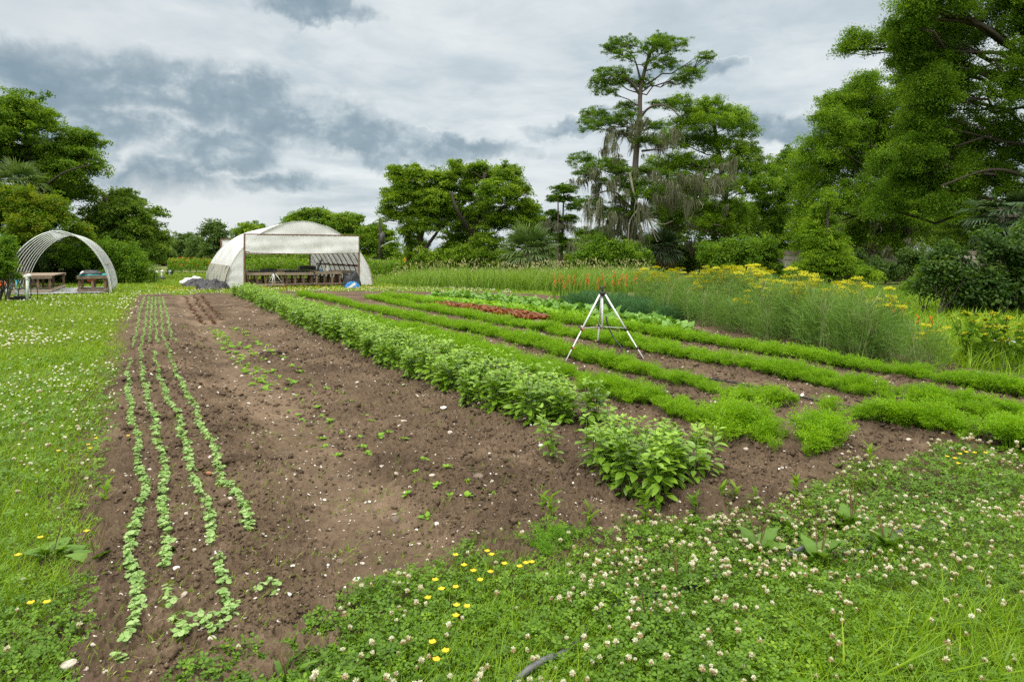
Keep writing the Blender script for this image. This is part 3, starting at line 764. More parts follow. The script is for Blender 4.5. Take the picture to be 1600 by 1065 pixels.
def build_trees():
    # ---- right: giant cypress reaching over the frame, then the broad one behind it
    tree('cypress_tree', 'giant dark cypress leaning in from the frame edge above the fan palm and thickets', 'tree', 24,
         [(1378, 46, 28, 13), (1362, 56, 14, 8), (1404, 24, 30, 20), (1398, 55, 28, 14), (1424, 46, 28, 18), (1420, 78, 30, 20), (1408, 100, 20, 10), (1450, 18, 50, 32), (1460, 92, 40, 28), (1510, 55, 60, 42), (1590, 25, 55, 45), (1450, 150, 38, 28), (1505, 150, 48, 36), (1575, 140, 55, 42),
          (1462, 205, 44, 30), (1522, 215, 50, 34), (1595, 222, 50, 38), (1448, 248, 38, 24), (1505, 272, 50, 26), (1572, 282, 50, 26), (1445, 292, 42, 20), (1490, 322, 42, 15), (1545, 318, 34, 14), (1405, 255, 26, 20), (1660, 90, 70, 90), (1670, 240, 60, 70), (1700, -40, 90, 70), (1560, -50, 80, 40), (1420, 320, 24, 14)],
         [(1690, 470), (1680, 330), (1655, 180), (1610, 60), (1560, -60)], M_CYPDK, M_BARK, 501, leaf=.085, rp=.36, dens=10.5, k=2.4, tmpl=T_SPRAY, flat=1.0, el=1.35, grow=(1.15, 1.75), rt=.5, depth=.7,
         limbs=[(.13, [(1640, 150, 0), (1590, 85, -.4), (1533, 40, -.7), (1480, 32, -.9), (1443, 28, -1)]), (.09, [(1650, 190, 0), (1580, 135, -.8), (1553, 92, -1.1)]), (.09, [(1660, 300, 0), (1560, 265, -.3), (1470, 290, -.6)])])
    tree('cypress_tree', 'broad rounded bright cypress with the stout dark trunk beside the concrete overpass', 'tree', 42,
         [(1332, 146, 24, 13), (1308, 166, 26, 16), (1370, 140, 30, 17), (1406, 146, 28, 18), (1345, 176, 38, 22), (1392, 182, 38, 24), (1280, 206, 28, 18), (1310, 216, 36, 22), (1360, 222, 38, 26), (1402, 232, 35, 26), (1262, 241, 26, 16), (1292, 256, 36, 22), (1340, 266, 38, 24), (1392, 276, 35, 24),
          (1272, 291, 32, 20), (1322, 312, 34, 20), (1372, 320, 34, 20), (1262, 331, 28, 20), (1252, 372, 22, 26), (1372, 362, 32, 22), (1408, 340, 28, 22), (1425, 284, 25, 22), (1445, 200, 25, 30), (1340, 385, 26, 20), (1395, 390, 20, 14), (1455, 330, 22, 20)],
         [(1412, 441), (1415, 400), (1414, 350), (1400, 280), (1385, 200), (1372, 150)], M_CYP, M_BARK, 502, leaf=.13, rp=.55, dens=9.5, k=2.3, tmpl=T_SPRAY, flat=1.0, el=1.3, grow=(1.15, 1.8), rt=.42, depth=.7, moss=[(1400, 350, 30), (1388, 380, 24), (1438, 318, 30), (1430, 345, 30), (1360, 350, 24), (1372, 395, 26), (1290, 345, 22)])
    tree('young_cypress_tree', 'conical light green young cypress before the broad cypress', 'tree', 36,
         [(1293, 312, 8, 13), (1291, 332, 15, 13), (1294, 352, 23, 15), (1286, 375, 30, 16), (1300, 392, 34, 17), (1285, 410, 38, 17), (1275, 428, 40, 13), (1318, 424, 30, 18), (1340, 432, 24, 12)],
         [(1293, 444), (1293, 380), (1294, 305)], M_CYP, M_BARK, 503, leaf=.11, rp=.34, dens=10, k=2.8, tmpl=T_SPRAY, flat=.66, rt=.13, depth=.9)
    tree('cypress_tree', 'narrow loose cypress filling the gap behind the young conical one', 'tree', 62,
         [(1225, 252, 14, 12), (1215, 275, 22, 15), (1234, 300, 20, 18), (1207, 318, 24, 18), (1228, 345, 25, 20), (1200, 358, 20, 16), (1240, 380, 20, 20), (1205, 392, 24, 18), (1185, 330, 14, 10)],
         [(1222, 436), (1221, 350), (1225, 245)], M_CYPDK, M_BARK, 504, leaf=.17, rp=.55, grow=(1.3, 1.7), tmpl=T_SPRAY, flat=.66, rt=.2)
    # ---- the moss hung cypress and the greener one behind it
    moss = [(860 + x / 2.476, 30 + y / 2.476, l / 2.476 * 1.25) for x, y, l in [(240, 430, 80), (222, 490, 60), (300, 400, 60), (335, 430, 60), (380, 460, 60), (420, 470, 70), (450, 470, 60), (120, 620, 60), (165, 590, 60), (200, 650, 90), (170, 730, 120), (210, 750, 130), (240, 770, 110), (100, 880, 90), (130, 870, 70), (270, 690, 70),
                                                                              (305, 770, 160), (330, 740, 140), (380, 610, 70), (430, 640, 60), (480, 690, 80), (460, 670, 70), (510, 710, 60), (540, 610, 70), (580, 630, 70), (612, 640, 70), (640, 650, 80), (655, 570, 60), (390, 690, 70), (190, 820, 70), (255, 560, 60), (285, 620, 90), (300, 860, 120)]]
    tree('cypress_tree', 'tallest bare topped cypress draped in long grey Spanish moss', 'tree', 53,
         B4([(440, 75, 40, 22), (410, 95, 26, 14), (280, 98, 55, 18), (240, 122, 28, 12), (272, 158, 34, 15), (390, 132, 46, 22), (468, 128, 40, 22), (555, 200, 44, 26), (580, 180, 26, 20), (520, 235, 36, 18), (430, 190, 56, 20), (232, 228, 64, 22), (195, 255, 40, 16), (212, 288, 36, 16), (290, 240, 44, 16), (180, 362, 50, 22), (152, 415, 32, 22),
             (232, 398, 52, 18), (290, 388, 46, 18), (130, 540, 50, 20), (190, 580, 56, 22), (120, 600, 28, 18), (262, 560, 36, 18), (242, 640, 46, 18), (150, 712, 50, 14), (220, 742, 52, 14), (380, 590, 52, 14), (470, 602, 54, 16), (450, 645, 50, 14), (130, 832, 36, 16), (400, 420, 46, 16), (330, 690, 50, 16), (290, 440, 30, 12), (450, 330, 50, 14), (370, 250, 30, 20), (300, 600, 60, 22), (360, 660, 60, 22), (280, 760, 60, 24), (200, 850, 60, 26), (390, 760, 60, 24), (360, 480, 46, 18), (330, 860, 56, 26), (300, 330, 40, 14)]),
         [(985, 438), (988, 380), (990, 333), (993, 252), (999, 190), (1000, 151), (1004, 123), (1018, 78), (1036, 56)], M_CYPDK, M_BARKGR, 505, leaf=.11, rp=.29, grow=(1.45, 1.9), el=1.45, dens=9, k=1.35, tmpl=T_SPRAY, flat=.75, rt=.36, depth=.55, moss=moss, vary=.26,
         limbs=[(.13, [(1000, 148, 0), (985, 128, -.5), (965, 118, -.8), (950, 122, -1)]), (.09, [(1001, 125, 0), (990, 90, -.4), (972, 76, -.6)]), (.12, [(996, 195, 0), (1010, 172, -.8), (1030, 164, -1.2), (1050, 170, -1.4), (1062, 185, -1.5)]),
                (.10, [(1003, 236, 0), (1030, 233, -1), (1052, 231, -1.2)]), (.09, [(992, 300, 0), (975, 290, -1), (945, 285, -1.3), (915, 260, -1.5)]), (.10, [(991, 330, 0), (960, 300, -.8), (930, 305, -1.2), (905, 330, -1.4)])])
    tree('cypress_tree', 'spreading light green cypress just behind the moss draped one', 'tree', 58,
         B4([(610, 345, 48, 20), (680, 368, 52, 22), (740, 388, 24, 16), (562, 370, 48, 22), (525, 405, 56, 26), (602, 420, 76, 28), (700, 420, 48, 24), (780, 440, 34, 20), (560, 480, 66, 24), (662, 500, 66, 28), (760, 520, 58, 28), (832, 556, 36, 18), (640, 572, 66, 26), (742, 590, 58, 28), (560, 560, 56, 24), (522, 650, 56, 28), (622, 660, 66, 28),
             (722, 662, 66, 32), (802, 652, 46, 24), (560, 742, 66, 28), (662, 752, 66, 28), (760, 760, 58, 28), (452, 742, 56, 28), (482, 802, 46, 26), (470, 470, 50, 24), (440, 560, 56, 24), (500, 560, 50, 24), (430, 690, 50, 24), (500, 330, 44, 20), (840, 600, 30, 18), (600, 800, 60, 26), (700, 810, 50, 22)]),
         [(1139, 436), (1138, 370), (1132, 300), (1120, 220), (1112, 170)], M_CYP, M_BARKGR, 506, leaf=.15, rp=.5, grow=(1.35, 2.0), el=1.4, dens=8.5, k=2.0, tmpl=T_SPRAY, flat=.9, rt=.4, depth=.8, moss=[(1080, 290, 24), (1120, 285, 26), (1100, 330, 26), (1060, 350, 28), (1080, 380, 26)],
         limbs=[(.10, [(1139, 372, 0), (1130, 355, -2.5), (1112, 350, -3.5)]), (.09, [(1139, 372, 0), (1100, 360, -2.5), (1072, 350, -3.6)])], trunks=[(.3, [(1050, 438, 1), (1048, 350, 1), (1040, 250, 1)])])
    # bleached dead branches hanging from the mossy tree: a fallen limb of its own
    rng = np.random.default_rng(9); r = empty('dead_branch', tuple(P(1000, 415, 51.5))); mb = MB()
    for w, pts in ((.09, [(983, 270), (989, 300), (998, 325), (1012, 340), (1019, 362), (1026, 378)]), (.06, [(998, 325), (985, 345), (982, 372), (984, 395)]), (.07, [(984, 395), (990, 405), (1004, 398), (1018, 405)]), (.05, [(1012, 340), (1035, 350), (1052, 345)]), (.06, [(984, 395), (982, 412), (984, 430)])):
        q = smooth_path([P(x, y, 51.4) for x, y in pts], None); q[:, 1] += rng.normal(0, .3); mb.tube(q, np.linspace(w, w * .3, len(q)), 5)
    mb.build('branch', M_DEADWOOD, r); tag(r, 'bleached broken branches hanging down beside the mossy cypress trunk', 'branch')
    # ---- middle group
    tree('oak_tree', 'spreading oak with ivy trunks nearest the utility pole', 'tree', 60,
         [(626, 284, 18, 14), (618, 270, 12, 8), (648, 277, 20, 13), (618, 314, 20, 15), (645, 308, 28, 18), (672, 294, 25, 18), (612, 340, 15, 9), (650, 338, 28, 15), (685, 320, 25, 19), (604, 330, 8, 8), (690, 280, 20, 12), (672, 352, 26, 14), (640, 360, 18, 10), (700, 300, 18, 20), (640, 378, 8, 14), (641, 402, 7, 16), (639, 424, 7, 12), (655, 380, 8, 14), (656, 404, 7, 16), (657, 424, 8, 10)],
         [(654, 434), (655, 390), (660, 350), (668, 310)], M_OAK, M_BARK, 507, leaf=.17, rp=.55, dens=10, k=2.8, rt=.42, trunks=[(.4, [(640, 436, 1), (640, 390, 1), (636, 330, 0)]), (.2, [(656, 400, -.5), (685, 360, -1), (700, 340, -1)])], up=.8)
    tree('oak_tree', 'largest domed oak in the middle group behind the tall grass', 'tree', 60,
         [(722, 272, 18, 14), (714, 262, 12, 8), (760, 272, 26, 15), (795, 279, 22, 15), (735, 304, 33, 21), (780, 308, 33, 21), (815, 297, 18, 10), (822, 329, 18, 15), (750, 344, 42, 21), (795, 350, 33, 17), (704, 344, 22, 17), (720, 378, 33, 21), (762, 384, 26, 17), (832, 343, 12, 10), (742, 405, 34, 14), (700, 398, 22, 14), (810, 376, 14, 9), (690, 330, 16, 14), (745, 262, 14, 8)],
         [(737, 436), (736, 390), (744, 345), (752, 300), (758, 270)], M_OAK, M_BARK, 508, leaf=.17, rp=.55, dens=10, k=2.8, rt=.5, up=.8, trunks=[(.25, [(742, 372, 0), (715, 330, -2), (705, 300, -2)]), (.22, [(748, 350, 0), (790, 322, -1), (820, 300, -1)])])
    tree('oak_tree', 'small bright tree squeezed between the domed oak and the leggy cypress', 'tree', 64,
         [(832, 330, 13, 12), (842, 350, 14, 14), (826, 360, 16, 14), (846, 372, 14, 16), (858, 395, 18, 18), (838, 400, 18, 16)], [(840, 436), (840, 390), (836, 325)], M_BUSH, M_BARK, 509, leaf=.18, rp=.45, rt=.15)
    tree('leggy_cypress_tree', 'thin twin stemmed cypress with a small flat top and hanging moss', 'tree', 58,
         [(875, 297, 15, 6), (888, 296, 12, 6), (867, 311, 13, 6), (890, 311, 12, 5), (897, 324, 12, 5), (861, 334, 10, 5), (872, 345, 13, 7), (892, 342, 12, 6), (868, 372, 10, 10), (882, 385, 12, 12)],
         [(876, 436), (878, 380), (880, 330), (881, 295)], M_CYPDK, M_BARKGR, 510, leaf=.13, rp=.32, dens=11, k=3, tmpl=T_SPRAY, flat=.55, rt=.16, depth=.5, moss=[(858, 345, 24), (865, 350, 26), (872, 352, 22), (886, 352, 20)], trunks=[(.14, [(871, 438, -.6), (872, 380, -.6), (872, 310, -.6)])])
    # ---- left side
    tree('oak_tree', 'tall dense oak towering over the left hoop frame and vine thicket'.replace('left ', 'small '), 'tree', 42,
         [(18, 180, 36, 22), (62, 185, 36, 24), (40, 210, 48, 30), (98, 222, 30, 24), (112, 242, 28, 14), (60, 250, 54, 32), (-30, 210, 55, 50), (128, 262, 22, 9), (95, 265, 30, 18), (10, 260, 40, 34), (75, 285, 40, 18), (-60, 280, 50, 60), (15, 165, 18, 8), (40, 300, 40, 20)],
         [(45, 446), (44, 380), (48, 300), (44, 220), (40, 180)], M_OAK, M_BARK, 511, leaf=.135, rp=.5, dens=10, k=2.7, rt=.5, up=.7, limbs=[(.1, [(60, 300, 0), (100, 270, -2.5), (140, 258, -3)])])
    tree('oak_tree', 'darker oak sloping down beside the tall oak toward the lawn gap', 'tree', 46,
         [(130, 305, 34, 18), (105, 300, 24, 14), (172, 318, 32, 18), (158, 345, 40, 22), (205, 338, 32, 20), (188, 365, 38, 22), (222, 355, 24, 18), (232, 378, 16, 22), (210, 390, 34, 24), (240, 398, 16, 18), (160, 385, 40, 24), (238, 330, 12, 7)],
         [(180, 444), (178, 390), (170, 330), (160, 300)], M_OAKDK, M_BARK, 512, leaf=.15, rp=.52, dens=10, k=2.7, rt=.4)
    tree('vine_covered_tree', 'tree smothered in yellow green vines beneath the tall oak', 'tree', 36,
         [(10, 322, 34, 22), (42, 318, 34, 20), (78, 328, 28, 18), (95, 345, 22, 16), (25, 348, 40, 22), (68, 358, 36, 22), (15, 378, 36, 20), (102, 368, 22, 16), (-40, 350, 40, 50)], [(40, 446), (42, 400), (45, 320)], M_VINE, M_BARK, 513, leaf=.115, rp=.34, dens=10, k=2.4, rt=.2, flat=.8)
    fan_palm('fan palm poking out between the tall oak and the yellow vines', 28, 288, 37.5, 5, 1.6, 26, M_PALM, 514, 6, -.7)
    bush('thicket', 'dark leafy thicket behind the bare hoop frame', 40, [(70, 400, 40, 26), (105, 408, 40, 28), (40, 420, 40, 22), (130, 425, 30, 18), (90, 435, 40, 12), (0, 420, 40, 30)], M_BUSHDK, 515, cat='thicket')
    bush('thicket', 'bright mounded thicket sloping to the lawn past the hoop frame', 39, [(140, 400, 34, 22), (170, 402, 34, 22), (195, 412, 28, 20), (215, 424, 20, 16), (160, 425, 36, 18), (190, 432, 34, 10), (230, 434, 14, 8)], M_BUSH, 516, cat='thicket')
    bush('shrub', 'fresh green shrub cut by the frame edge beside the cyan tripod', 24, [(0, 398, 17, 18), (12, 392, 10, 12), (-10, 420, 28, 24), (12, 415, 14, 16), (8, 378, 10, 9), (18, 432, 9, 9)], M_BUSH, 517, leaf=.085, rp=.22, cat='shrub')
    bush('shrub', 'small round shrub on the lawn by the white stakes', 55, [(266, 433, 6, 5)], M_BUSHDK, 518, leaf=.1, rp=.15, cat='shrub')
    # far row behind the lawn and greenhouse
    far = [('hazy rounded far tree at the left end of the lawn gap'.replace('left end', 'dark oak end'), 100, [(242, 392, 16, 18), (250, 378, 14, 10), (255, 405, 18, 16)], 521),
           ('broad far tree between the lawn gap and the tall slender one', 105, [(275, 385, 22, 15), (268, 402, 22, 14), (292, 382, 16, 12), (290, 402, 20, 14)], 522),
           ('far low tree left of the greenhouse crown corner'.replace('left of', 'next to'), 98, [(312, 388, 16, 16), (318, 408, 20, 12), (305, 400, 14, 14)], 523),
           ('slender far tree standing highest beside the greenhouse', 85, [(337, 358, 16, 9), (330, 370, 14, 9), (345, 372, 14, 9), (337, 388, 22, 14), (335, 405, 22, 12)], 524),
           ('dark far tree right behind the greenhouse shoulder'.replace('right ', ''), 80, [(378, 368, 16, 10), (395, 360, 18, 11), (410, 372, 22, 12), (375, 390, 24, 14), (420, 395, 30, 16)], 525),
           ('flat topped far oak rising over the greenhouse ridge', 75, [(470, 340, 20, 8), (495, 336, 24, 9), (515, 345, 16, 9), (450, 350, 18, 9), (485, 355, 34, 12), (480, 385, 40, 22), (440, 392, 30, 18)], 526),
           ('far oak behind the greenhouse right corner'.replace('right corner', 'door post'), 72, [(540, 343, 16, 10), (555, 350, 16, 12), (530, 358, 18, 12), (560, 368, 20, 12), (545, 385, 26, 18), (525, 400, 24, 14)], 527),
           ('rounded far oak just before the utility pole', 70, [(585, 362, 18, 10), (600, 372, 18, 12), (575, 380, 20, 14), (600, 392, 22, 16), (580, 405, 26, 14), (612, 405, 12, 14)], 528)]
    for lab, Y, bl, sd in far:
        tree('far_tree', lab, 'tree', Y, bl, [(bl[-1][0], 420), (bl[-1][0], 400), (bl[0][0], bl[0][1])], M_FAR if Y > 82 else M_OAK, M_BARK, sd, leaf=.26 if Y > 82 else .2, rp=.8 if Y > 82 else .6, dens=9, k=2.7, rt=.28, depth=.6)
    # trees standing farther back that close the gaps
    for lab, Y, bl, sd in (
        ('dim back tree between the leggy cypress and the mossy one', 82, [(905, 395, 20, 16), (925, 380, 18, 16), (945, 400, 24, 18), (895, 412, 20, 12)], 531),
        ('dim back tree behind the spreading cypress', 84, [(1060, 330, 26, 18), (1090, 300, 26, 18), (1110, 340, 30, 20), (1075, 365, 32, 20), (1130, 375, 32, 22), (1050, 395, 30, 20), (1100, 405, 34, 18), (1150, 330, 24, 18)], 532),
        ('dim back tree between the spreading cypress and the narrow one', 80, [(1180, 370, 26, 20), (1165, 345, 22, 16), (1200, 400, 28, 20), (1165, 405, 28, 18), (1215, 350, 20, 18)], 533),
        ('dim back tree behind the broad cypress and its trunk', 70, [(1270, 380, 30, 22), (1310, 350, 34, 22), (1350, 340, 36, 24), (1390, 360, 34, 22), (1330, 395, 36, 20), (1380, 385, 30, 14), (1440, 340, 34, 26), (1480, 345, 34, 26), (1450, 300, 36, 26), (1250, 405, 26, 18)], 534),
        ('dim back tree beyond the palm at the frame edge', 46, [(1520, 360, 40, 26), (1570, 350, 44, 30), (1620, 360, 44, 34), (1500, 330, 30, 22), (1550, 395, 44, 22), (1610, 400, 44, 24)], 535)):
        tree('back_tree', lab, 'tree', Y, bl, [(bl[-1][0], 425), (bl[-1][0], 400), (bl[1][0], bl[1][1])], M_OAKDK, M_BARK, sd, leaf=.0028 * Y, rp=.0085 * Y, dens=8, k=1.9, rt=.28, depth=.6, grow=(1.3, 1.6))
    # dark understory right round the horizon
    for i, (lab, Y, bl, mt) in enumerate([
        ('dense low scrub closing the view behind the lawn', 112, [(225, 412, 16, 12), (250, 414, 22, 10), (285, 414, 24, 10), (320, 415, 22, 9), (355, 415, 26, 9)], M_FAR),
        ('dense low scrub seen through the open greenhouse', 66, [(400, 412, 26, 14), (440, 414, 26, 14), (480, 412, 26, 14), (520, 414, 26, 12), (560, 414, 26, 12)], M_OAKDK),
        ('scrub between the utility pole and the oak trunks', 74, [(605, 414, 16, 10), (630, 412, 18, 12), (660, 414, 20, 12), (690, 412, 20, 14)], M_OAKDK),
        ('dark scrub under the domed oak behind the tall grass', 63, [(700, 420, 22, 10), (735, 420, 26, 12), (770, 418, 26, 12), (800, 420, 22, 10), (858, 420, 24, 12), (880, 415, 22, 16)], M_OAKDK),
        ('low bushy growth round the ivy clad oak trunks', 57, [(622, 416, 14, 12), (668, 408, 18, 16), (690, 412, 20, 14), (715, 404, 18, 16), (790, 404, 22, 16), (815, 412, 16, 14)], M_OAK),
        ('lush bushes at the foot of the mossy cypress', 48, [(915, 408, 20, 20), (935, 398, 22, 20), (955, 415, 24, 18), (975, 398, 20, 18), (1000, 412, 18, 20), (930, 425, 26, 12)], M_BUSH),
        ('dark understory between the mossy cypress and its greener neighbour', 60, [(1020, 395, 26, 24), (1050, 400, 30, 26), (1085, 408, 26, 24), (1060, 425, 36, 14), (1020, 424, 30, 14)], M_OAKDK),
        ('rounded green bushes before the spreading cypress', 46, [(1108, 410, 20, 20), (1132, 395, 26, 20), (1160, 402, 26, 22), (1185, 392, 26, 18), (1200, 410, 28, 22), (1150, 424, 36, 14), (1220, 425, 22, 14)], M_BUSH),
        ('dark understory behind the young conical cypress', 52, [(1225, 412, 24, 22), (1260, 410, 26, 24), (1300, 410, 30, 24), (1340, 412, 30, 22), (1375, 415, 26, 20), (1390, 425, 26, 14)], M_OAKDK),
        ('dark low growth round the stout trunk before the overpass', 38, [(1365, 424, 24, 15), (1392, 430, 20, 11), (1440, 418, 26, 18), (1428, 405, 20, 14), (1340, 415, 20, 18)], M_BUSHDK),
        ('leafy bush before the overpass and the stout trunk', 26, [(1452, 432, 24, 16), (1478, 424, 22, 15), (1440, 448, 26, 12), (1475, 450, 26, 12), (1425, 452, 16, 9)], M_BUSH),
        ('leafy tangle closing the view beyond the overpass', 53, [(1390, 385, 30, 20), (1430, 374, 40, 24), (1485, 376, 40, 24), (1540, 376, 40, 24), (1590, 380, 40, 24), (1455, 352, 30, 18)], M_OAKDK),
        ('dense vine thicket below the fan palm at the frame edge', 18, [(1462, 425, 26, 22), (1480, 402, 24, 20), (1448, 452, 24, 14), (1555, 398, 38, 28), (1600, 420, 40, 46), (1520, 436, 34, 28), (1562, 458, 45, 28), (1500, 462, 26, 20), (1612, 375, 34, 30), (1535, 485, 34, 14), (1590, 488, 40, 16), (1650, 420, 50, 70)], M_BUSHDK),
        ]):
        bush('thicket', lab, Y, bl, mt, 540 + i, leaf=.0027 * Y + (.02 if Y > 20 else .055), rp=.30 if Y < 30 else .48, dens=9, cat='thicket', tmpl=T_KITE)
    fan_palm('low fan palm with a skirt of dry fronds standing in the tall grass', 826, 394, 44, 1.5, 2.05, 44, M_PALM, 560, 40, -.5)
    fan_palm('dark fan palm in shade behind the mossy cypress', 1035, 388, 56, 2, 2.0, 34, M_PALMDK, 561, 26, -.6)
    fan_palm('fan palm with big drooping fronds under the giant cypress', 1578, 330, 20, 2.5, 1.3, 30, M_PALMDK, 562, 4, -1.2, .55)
build_trees()

# ------------------------------------------------------------------ greenhouse
GO = np.array([-13.8, 32.8])
def gh(w, l, z):
    q = GO + PX * w + AX * l; return np.array([q[0], q[1], z])
GW, GH, GL = 7.23, 3.31, 12.4
def arch(t, inset=0.0, W=GW, H=GH):
    """point (w, z) on the hoop, t from 0 at one foot to 1 at the other"""
    th = math.pi * (1 - t); c, s = math.cos(th), math.sin(th); e = 2 / 1.85
    return W / 2 + (W / 2 - inset) * math.copysign(abs(c) ** e, c), (H - inset) * abs(s) ** e

PX_3 = np.array([PX[0], PX[1], 0.3])
def build_greenhouse():
    rng = np.random.default_rng(700)
    g = empty('greenhouse', tuple(gh(GW / 2, 0, 0)), math.atan2(PX[1], PX[0]))
    ts = np.linspace(0, 1, 61)
    zt = lambda z0: next(t for t in np.linspace(0, .5, 400) if arch(t)[1] >= z0)
    tlo = zt(1.0)
    L = np.linspace(-.05, GL, 50)
    # roof film pulled a touch inward between the hoops
    A = np.zeros((50, 60, 3))
    for i, l in enumerate(L):
        sag = .035 * abs(math.sin(l / 1.24 * math.pi)) 
        for j, t in enumerate(np.linspace(tlo, 1 - tlo, 60)):
            w, z = arch(t, sag); A[i, j] = gh(w, l, z) + PX_3 * .02 * math.sin(l * 5.1 + j * .45) * math.sin(l * 1.7 - j * .2)
    mb = MB(); mb.grid(A); mb.build('roof_film', M_POLY, g, True)
    for side in (0, 1):
        A = np.zeros((50, 10, 3))
        for i, l in enumerate(L):
            for j, t in enumerate(np.linspace(zt(.03), tlo + .004, 10)):
                w, z = arch(t if side == 0 else 1 - t, -.02 - .02 * math.sin(l * 9 + j * .8)); A[i, j] = gh(w, l, z)
        mb = MB(); mb.grid(A); mb.build('side_curtain', M_POLYDIRT if side == 0 else M_POLYCLEAN, g, True)
        mb = MB(); w, z = arch(tlo if side == 0 else 1 - tlo, .03); mb.bar(gh(w, 0.02, z), gh(w, GL - .02, z), .04, .12); mb.build('hip_board', M_WOODDK, g)
        mb = MB(); w, z = arch(zt(.06) if side == 0 else 1 - zt(.06), .06); mb.bar(gh(w, 0.02, .08), gh(w, GL - .02, .08), .04, .2); mb.build('base_board', M_WOOD, g)
    for i in range(11):
        l = .06 + i * (GL - .12) / 10; mb = MB()
        mb.tube([gh(*((lambda a: (a[0], l, a[1]))(arch(t, .075)))) for t in np.linspace(0.005, .995, 40)], .024, 6); mb.build('hoop', M_BLKPIPE if 0 < i < 10 else M_GALV, g, True)
    mb = MB(); mb.tube([gh(GW / 2, 0, GH - .10), gh(GW / 2, GL, GH - .10)], .02, 6); mb.build('ridge_pipe', M_GALV, g, True)
    w0, w1, zh = .89, 6.51, 2.6
    for l, s, nm in ((-.02, -1, 'front'), (GL + .02, 1, 'rear')):
        for w in (w0, w1):
            mb = MB(); mb.bar(gh(w, l, -.05), gh(w, l, zh + .03), .075); mb.build('door_post', M_WOODDK, g)
        mb = MB(); mb.bar(gh(w0 + .05, l, zh), gh(w1 - .05, l, zh), .08, .06); mb.build('door_header', M_WOODDK, g)
        # gable film above the header, end panels beside the posts, rolled door curtain
        ew = np.linspace(w0, w1, 30); A = np.zeros((8, 30, 3))
        for j, w in enumerate(ew):
            za = np.interp(w, [arch(t)[0] for t in ts], [arch(t)[1] for t in ts]) 
            for i in range(8): u = i / 7; A[i, j] = gh(w, l - s * .015 + s * .03 * math.sin(w * 2.1) * math.sin(u * 3.1), min(zh, za) * (1 - u) + za * u)
        mb = MB(); mb.grid(A); mb.build('gable_film', M_POLYCLEAN, g, True)
        for a, b in ((0.0, w0 - .045), (w1 + .045, GW)):
            A = np.zeros((12, 8, 3))
            for j, w in enumerate(np.linspace(a, b, 8)):
                za = np.interp(w, [arch(t)[0] for t in ts], [arch(t)[1] for t in ts])
                for i in range(12): A[i, j] = gh(w, l + .02 * math.sin(i * 1.7 + j * .9) * math.sin(math.pi * i / 11), za * i / 11)
            mb = MB(); mb.grid(A); mb.build('end_panel', M_POLYCLEAN, g, True)
        zb = 1.7 if s < 0 else 1.75
        A = np.zeros((14, 46, 3))
        for j, w in enumerate(np.linspace(w0 + .03, w1 - .03, 46)):
            sagc = (.05 if s < 0 else .12) * math.sin(math.pi * (j / 45))
            bot = zb - sagc + (.06 if j < 2 else 0)
            for i in range(14):
                u = i / 13
                fold = .018 * math.sin(w * 3.1 + u * 5) + .010 * math.sin(w * 9.3 - u * 8 + 1) + .014 * math.sin(u * 11 + w * .9)
                A[i, j] = gh(w, l + s * (.06 + fold * (.3 + .7 * u)), (zh - .05) * (1 - u) + bot * u)
        mb = MB(); mb.grid(A); mb.build('door_curtain', M_POLYCLEAN, g, True)
        mb = MB(); mb.tube(A[-1], .022, 6); mb.build('curtain_pole', M_WOOD, g, True)
    # baffle edge boards on the front hoop's feet
    for side in (0, 1):
        mb = MB(); pts = [arch(t if side == 0 else 1 - t, -.01) for t in np.linspace(.01, tlo, 5)]
        for a, b in zip(pts[:-1], pts[1:]): mb.bar(gh(a[0], -.07, a[1]), gh(b[0], -.07, b[1]), .05, .03)
        mb.build('batten', M_WOODDK if side == 0 else M_WOOD, g)
    tag(g, 'white plastic covered greenhouse tunnel with its door curtain rolled half up', 'greenhouse')
    mb = MB(); xs = np.linspace(.1, GW - .1, 24); ls = np.linspace(-.2, GL, 30)
    mb.grid(np.array([[gh(w, l, -.03 + .02 * vnoise(np.array([w * 3.]), np.array([l * 3.]), 4)[0]) for l in ls] for w in xs]), rnd=.75)
    tag(mb.build('greenhouse_earth', M_SOIL, smooth=True), 'bare dry earth inside the greenhouse', kind='structure')

def work_bench(label, o, ex, ey, Lx, Ly, h, nleg=3, side_rails=True, z0=-.02):
    """timber bench: planked top on a frame of boards, square legs, low rails"""
    o = np.array([*o, 0.0]); ex = np.array([*ex, 0.0]); ey = np.array([*ey, 0.0])
    pt = lambda a, b, z: o + ex * a + ey * b + [0, 0, z]
    R = np.stack([ex, ey, [0, 0, 1.0]], 1); rng = np.random.default_rng(int(abs(o[0]) * 1000) % 9999)
    r = empty('work_bench', tuple(o)); mb = MB(); n = max(3, int(Ly / .16))
    for i in range(n): mb.box(pt(Lx / 2, (i + .5) * Ly / n, h - .018), (Lx, Ly / n - .012, .035), R, rnd=rng.uniform(.2, .9))
    mb.build('tabletop', M_WOOD, r)
    for b in (-.02, Ly + .02):
        mb = MB(); mb.box(pt(Lx / 2, b, h - .065), (Lx + .06, .038, .14), R, rnd=rng.random()); mb.build('apron', M_WOOD, r)
        mb = MB(); mb.box(pt(Lx / 2, b, .11), (Lx + .04, .036, .10), R, rnd=rng.random()); mb.build('rail', M_WOOD, r)
    for i in range(nleg):
        for b in (.05, Ly - .05):
            mb = MB(); mb.bar(pt(.06 + (Lx - .12) * i / (nleg - 1), b, z0), pt(.06 + (Lx - .12) * i / (nleg - 1), b, h - .037), .085, .06, rnd=rng.random(), up=tuple(ey)); mb.build('leg', M_WOODDK, r)
    for a in (-.01, Lx + .01):
        mb = MB(); mb.box(pt(a, Ly / 2, .13), (.034, Ly - .1, .09), R, rnd=rng.random()); mb.build('rail', M_WOOD, r)
    return tag(r, label, 'bench', 'timber work benches')

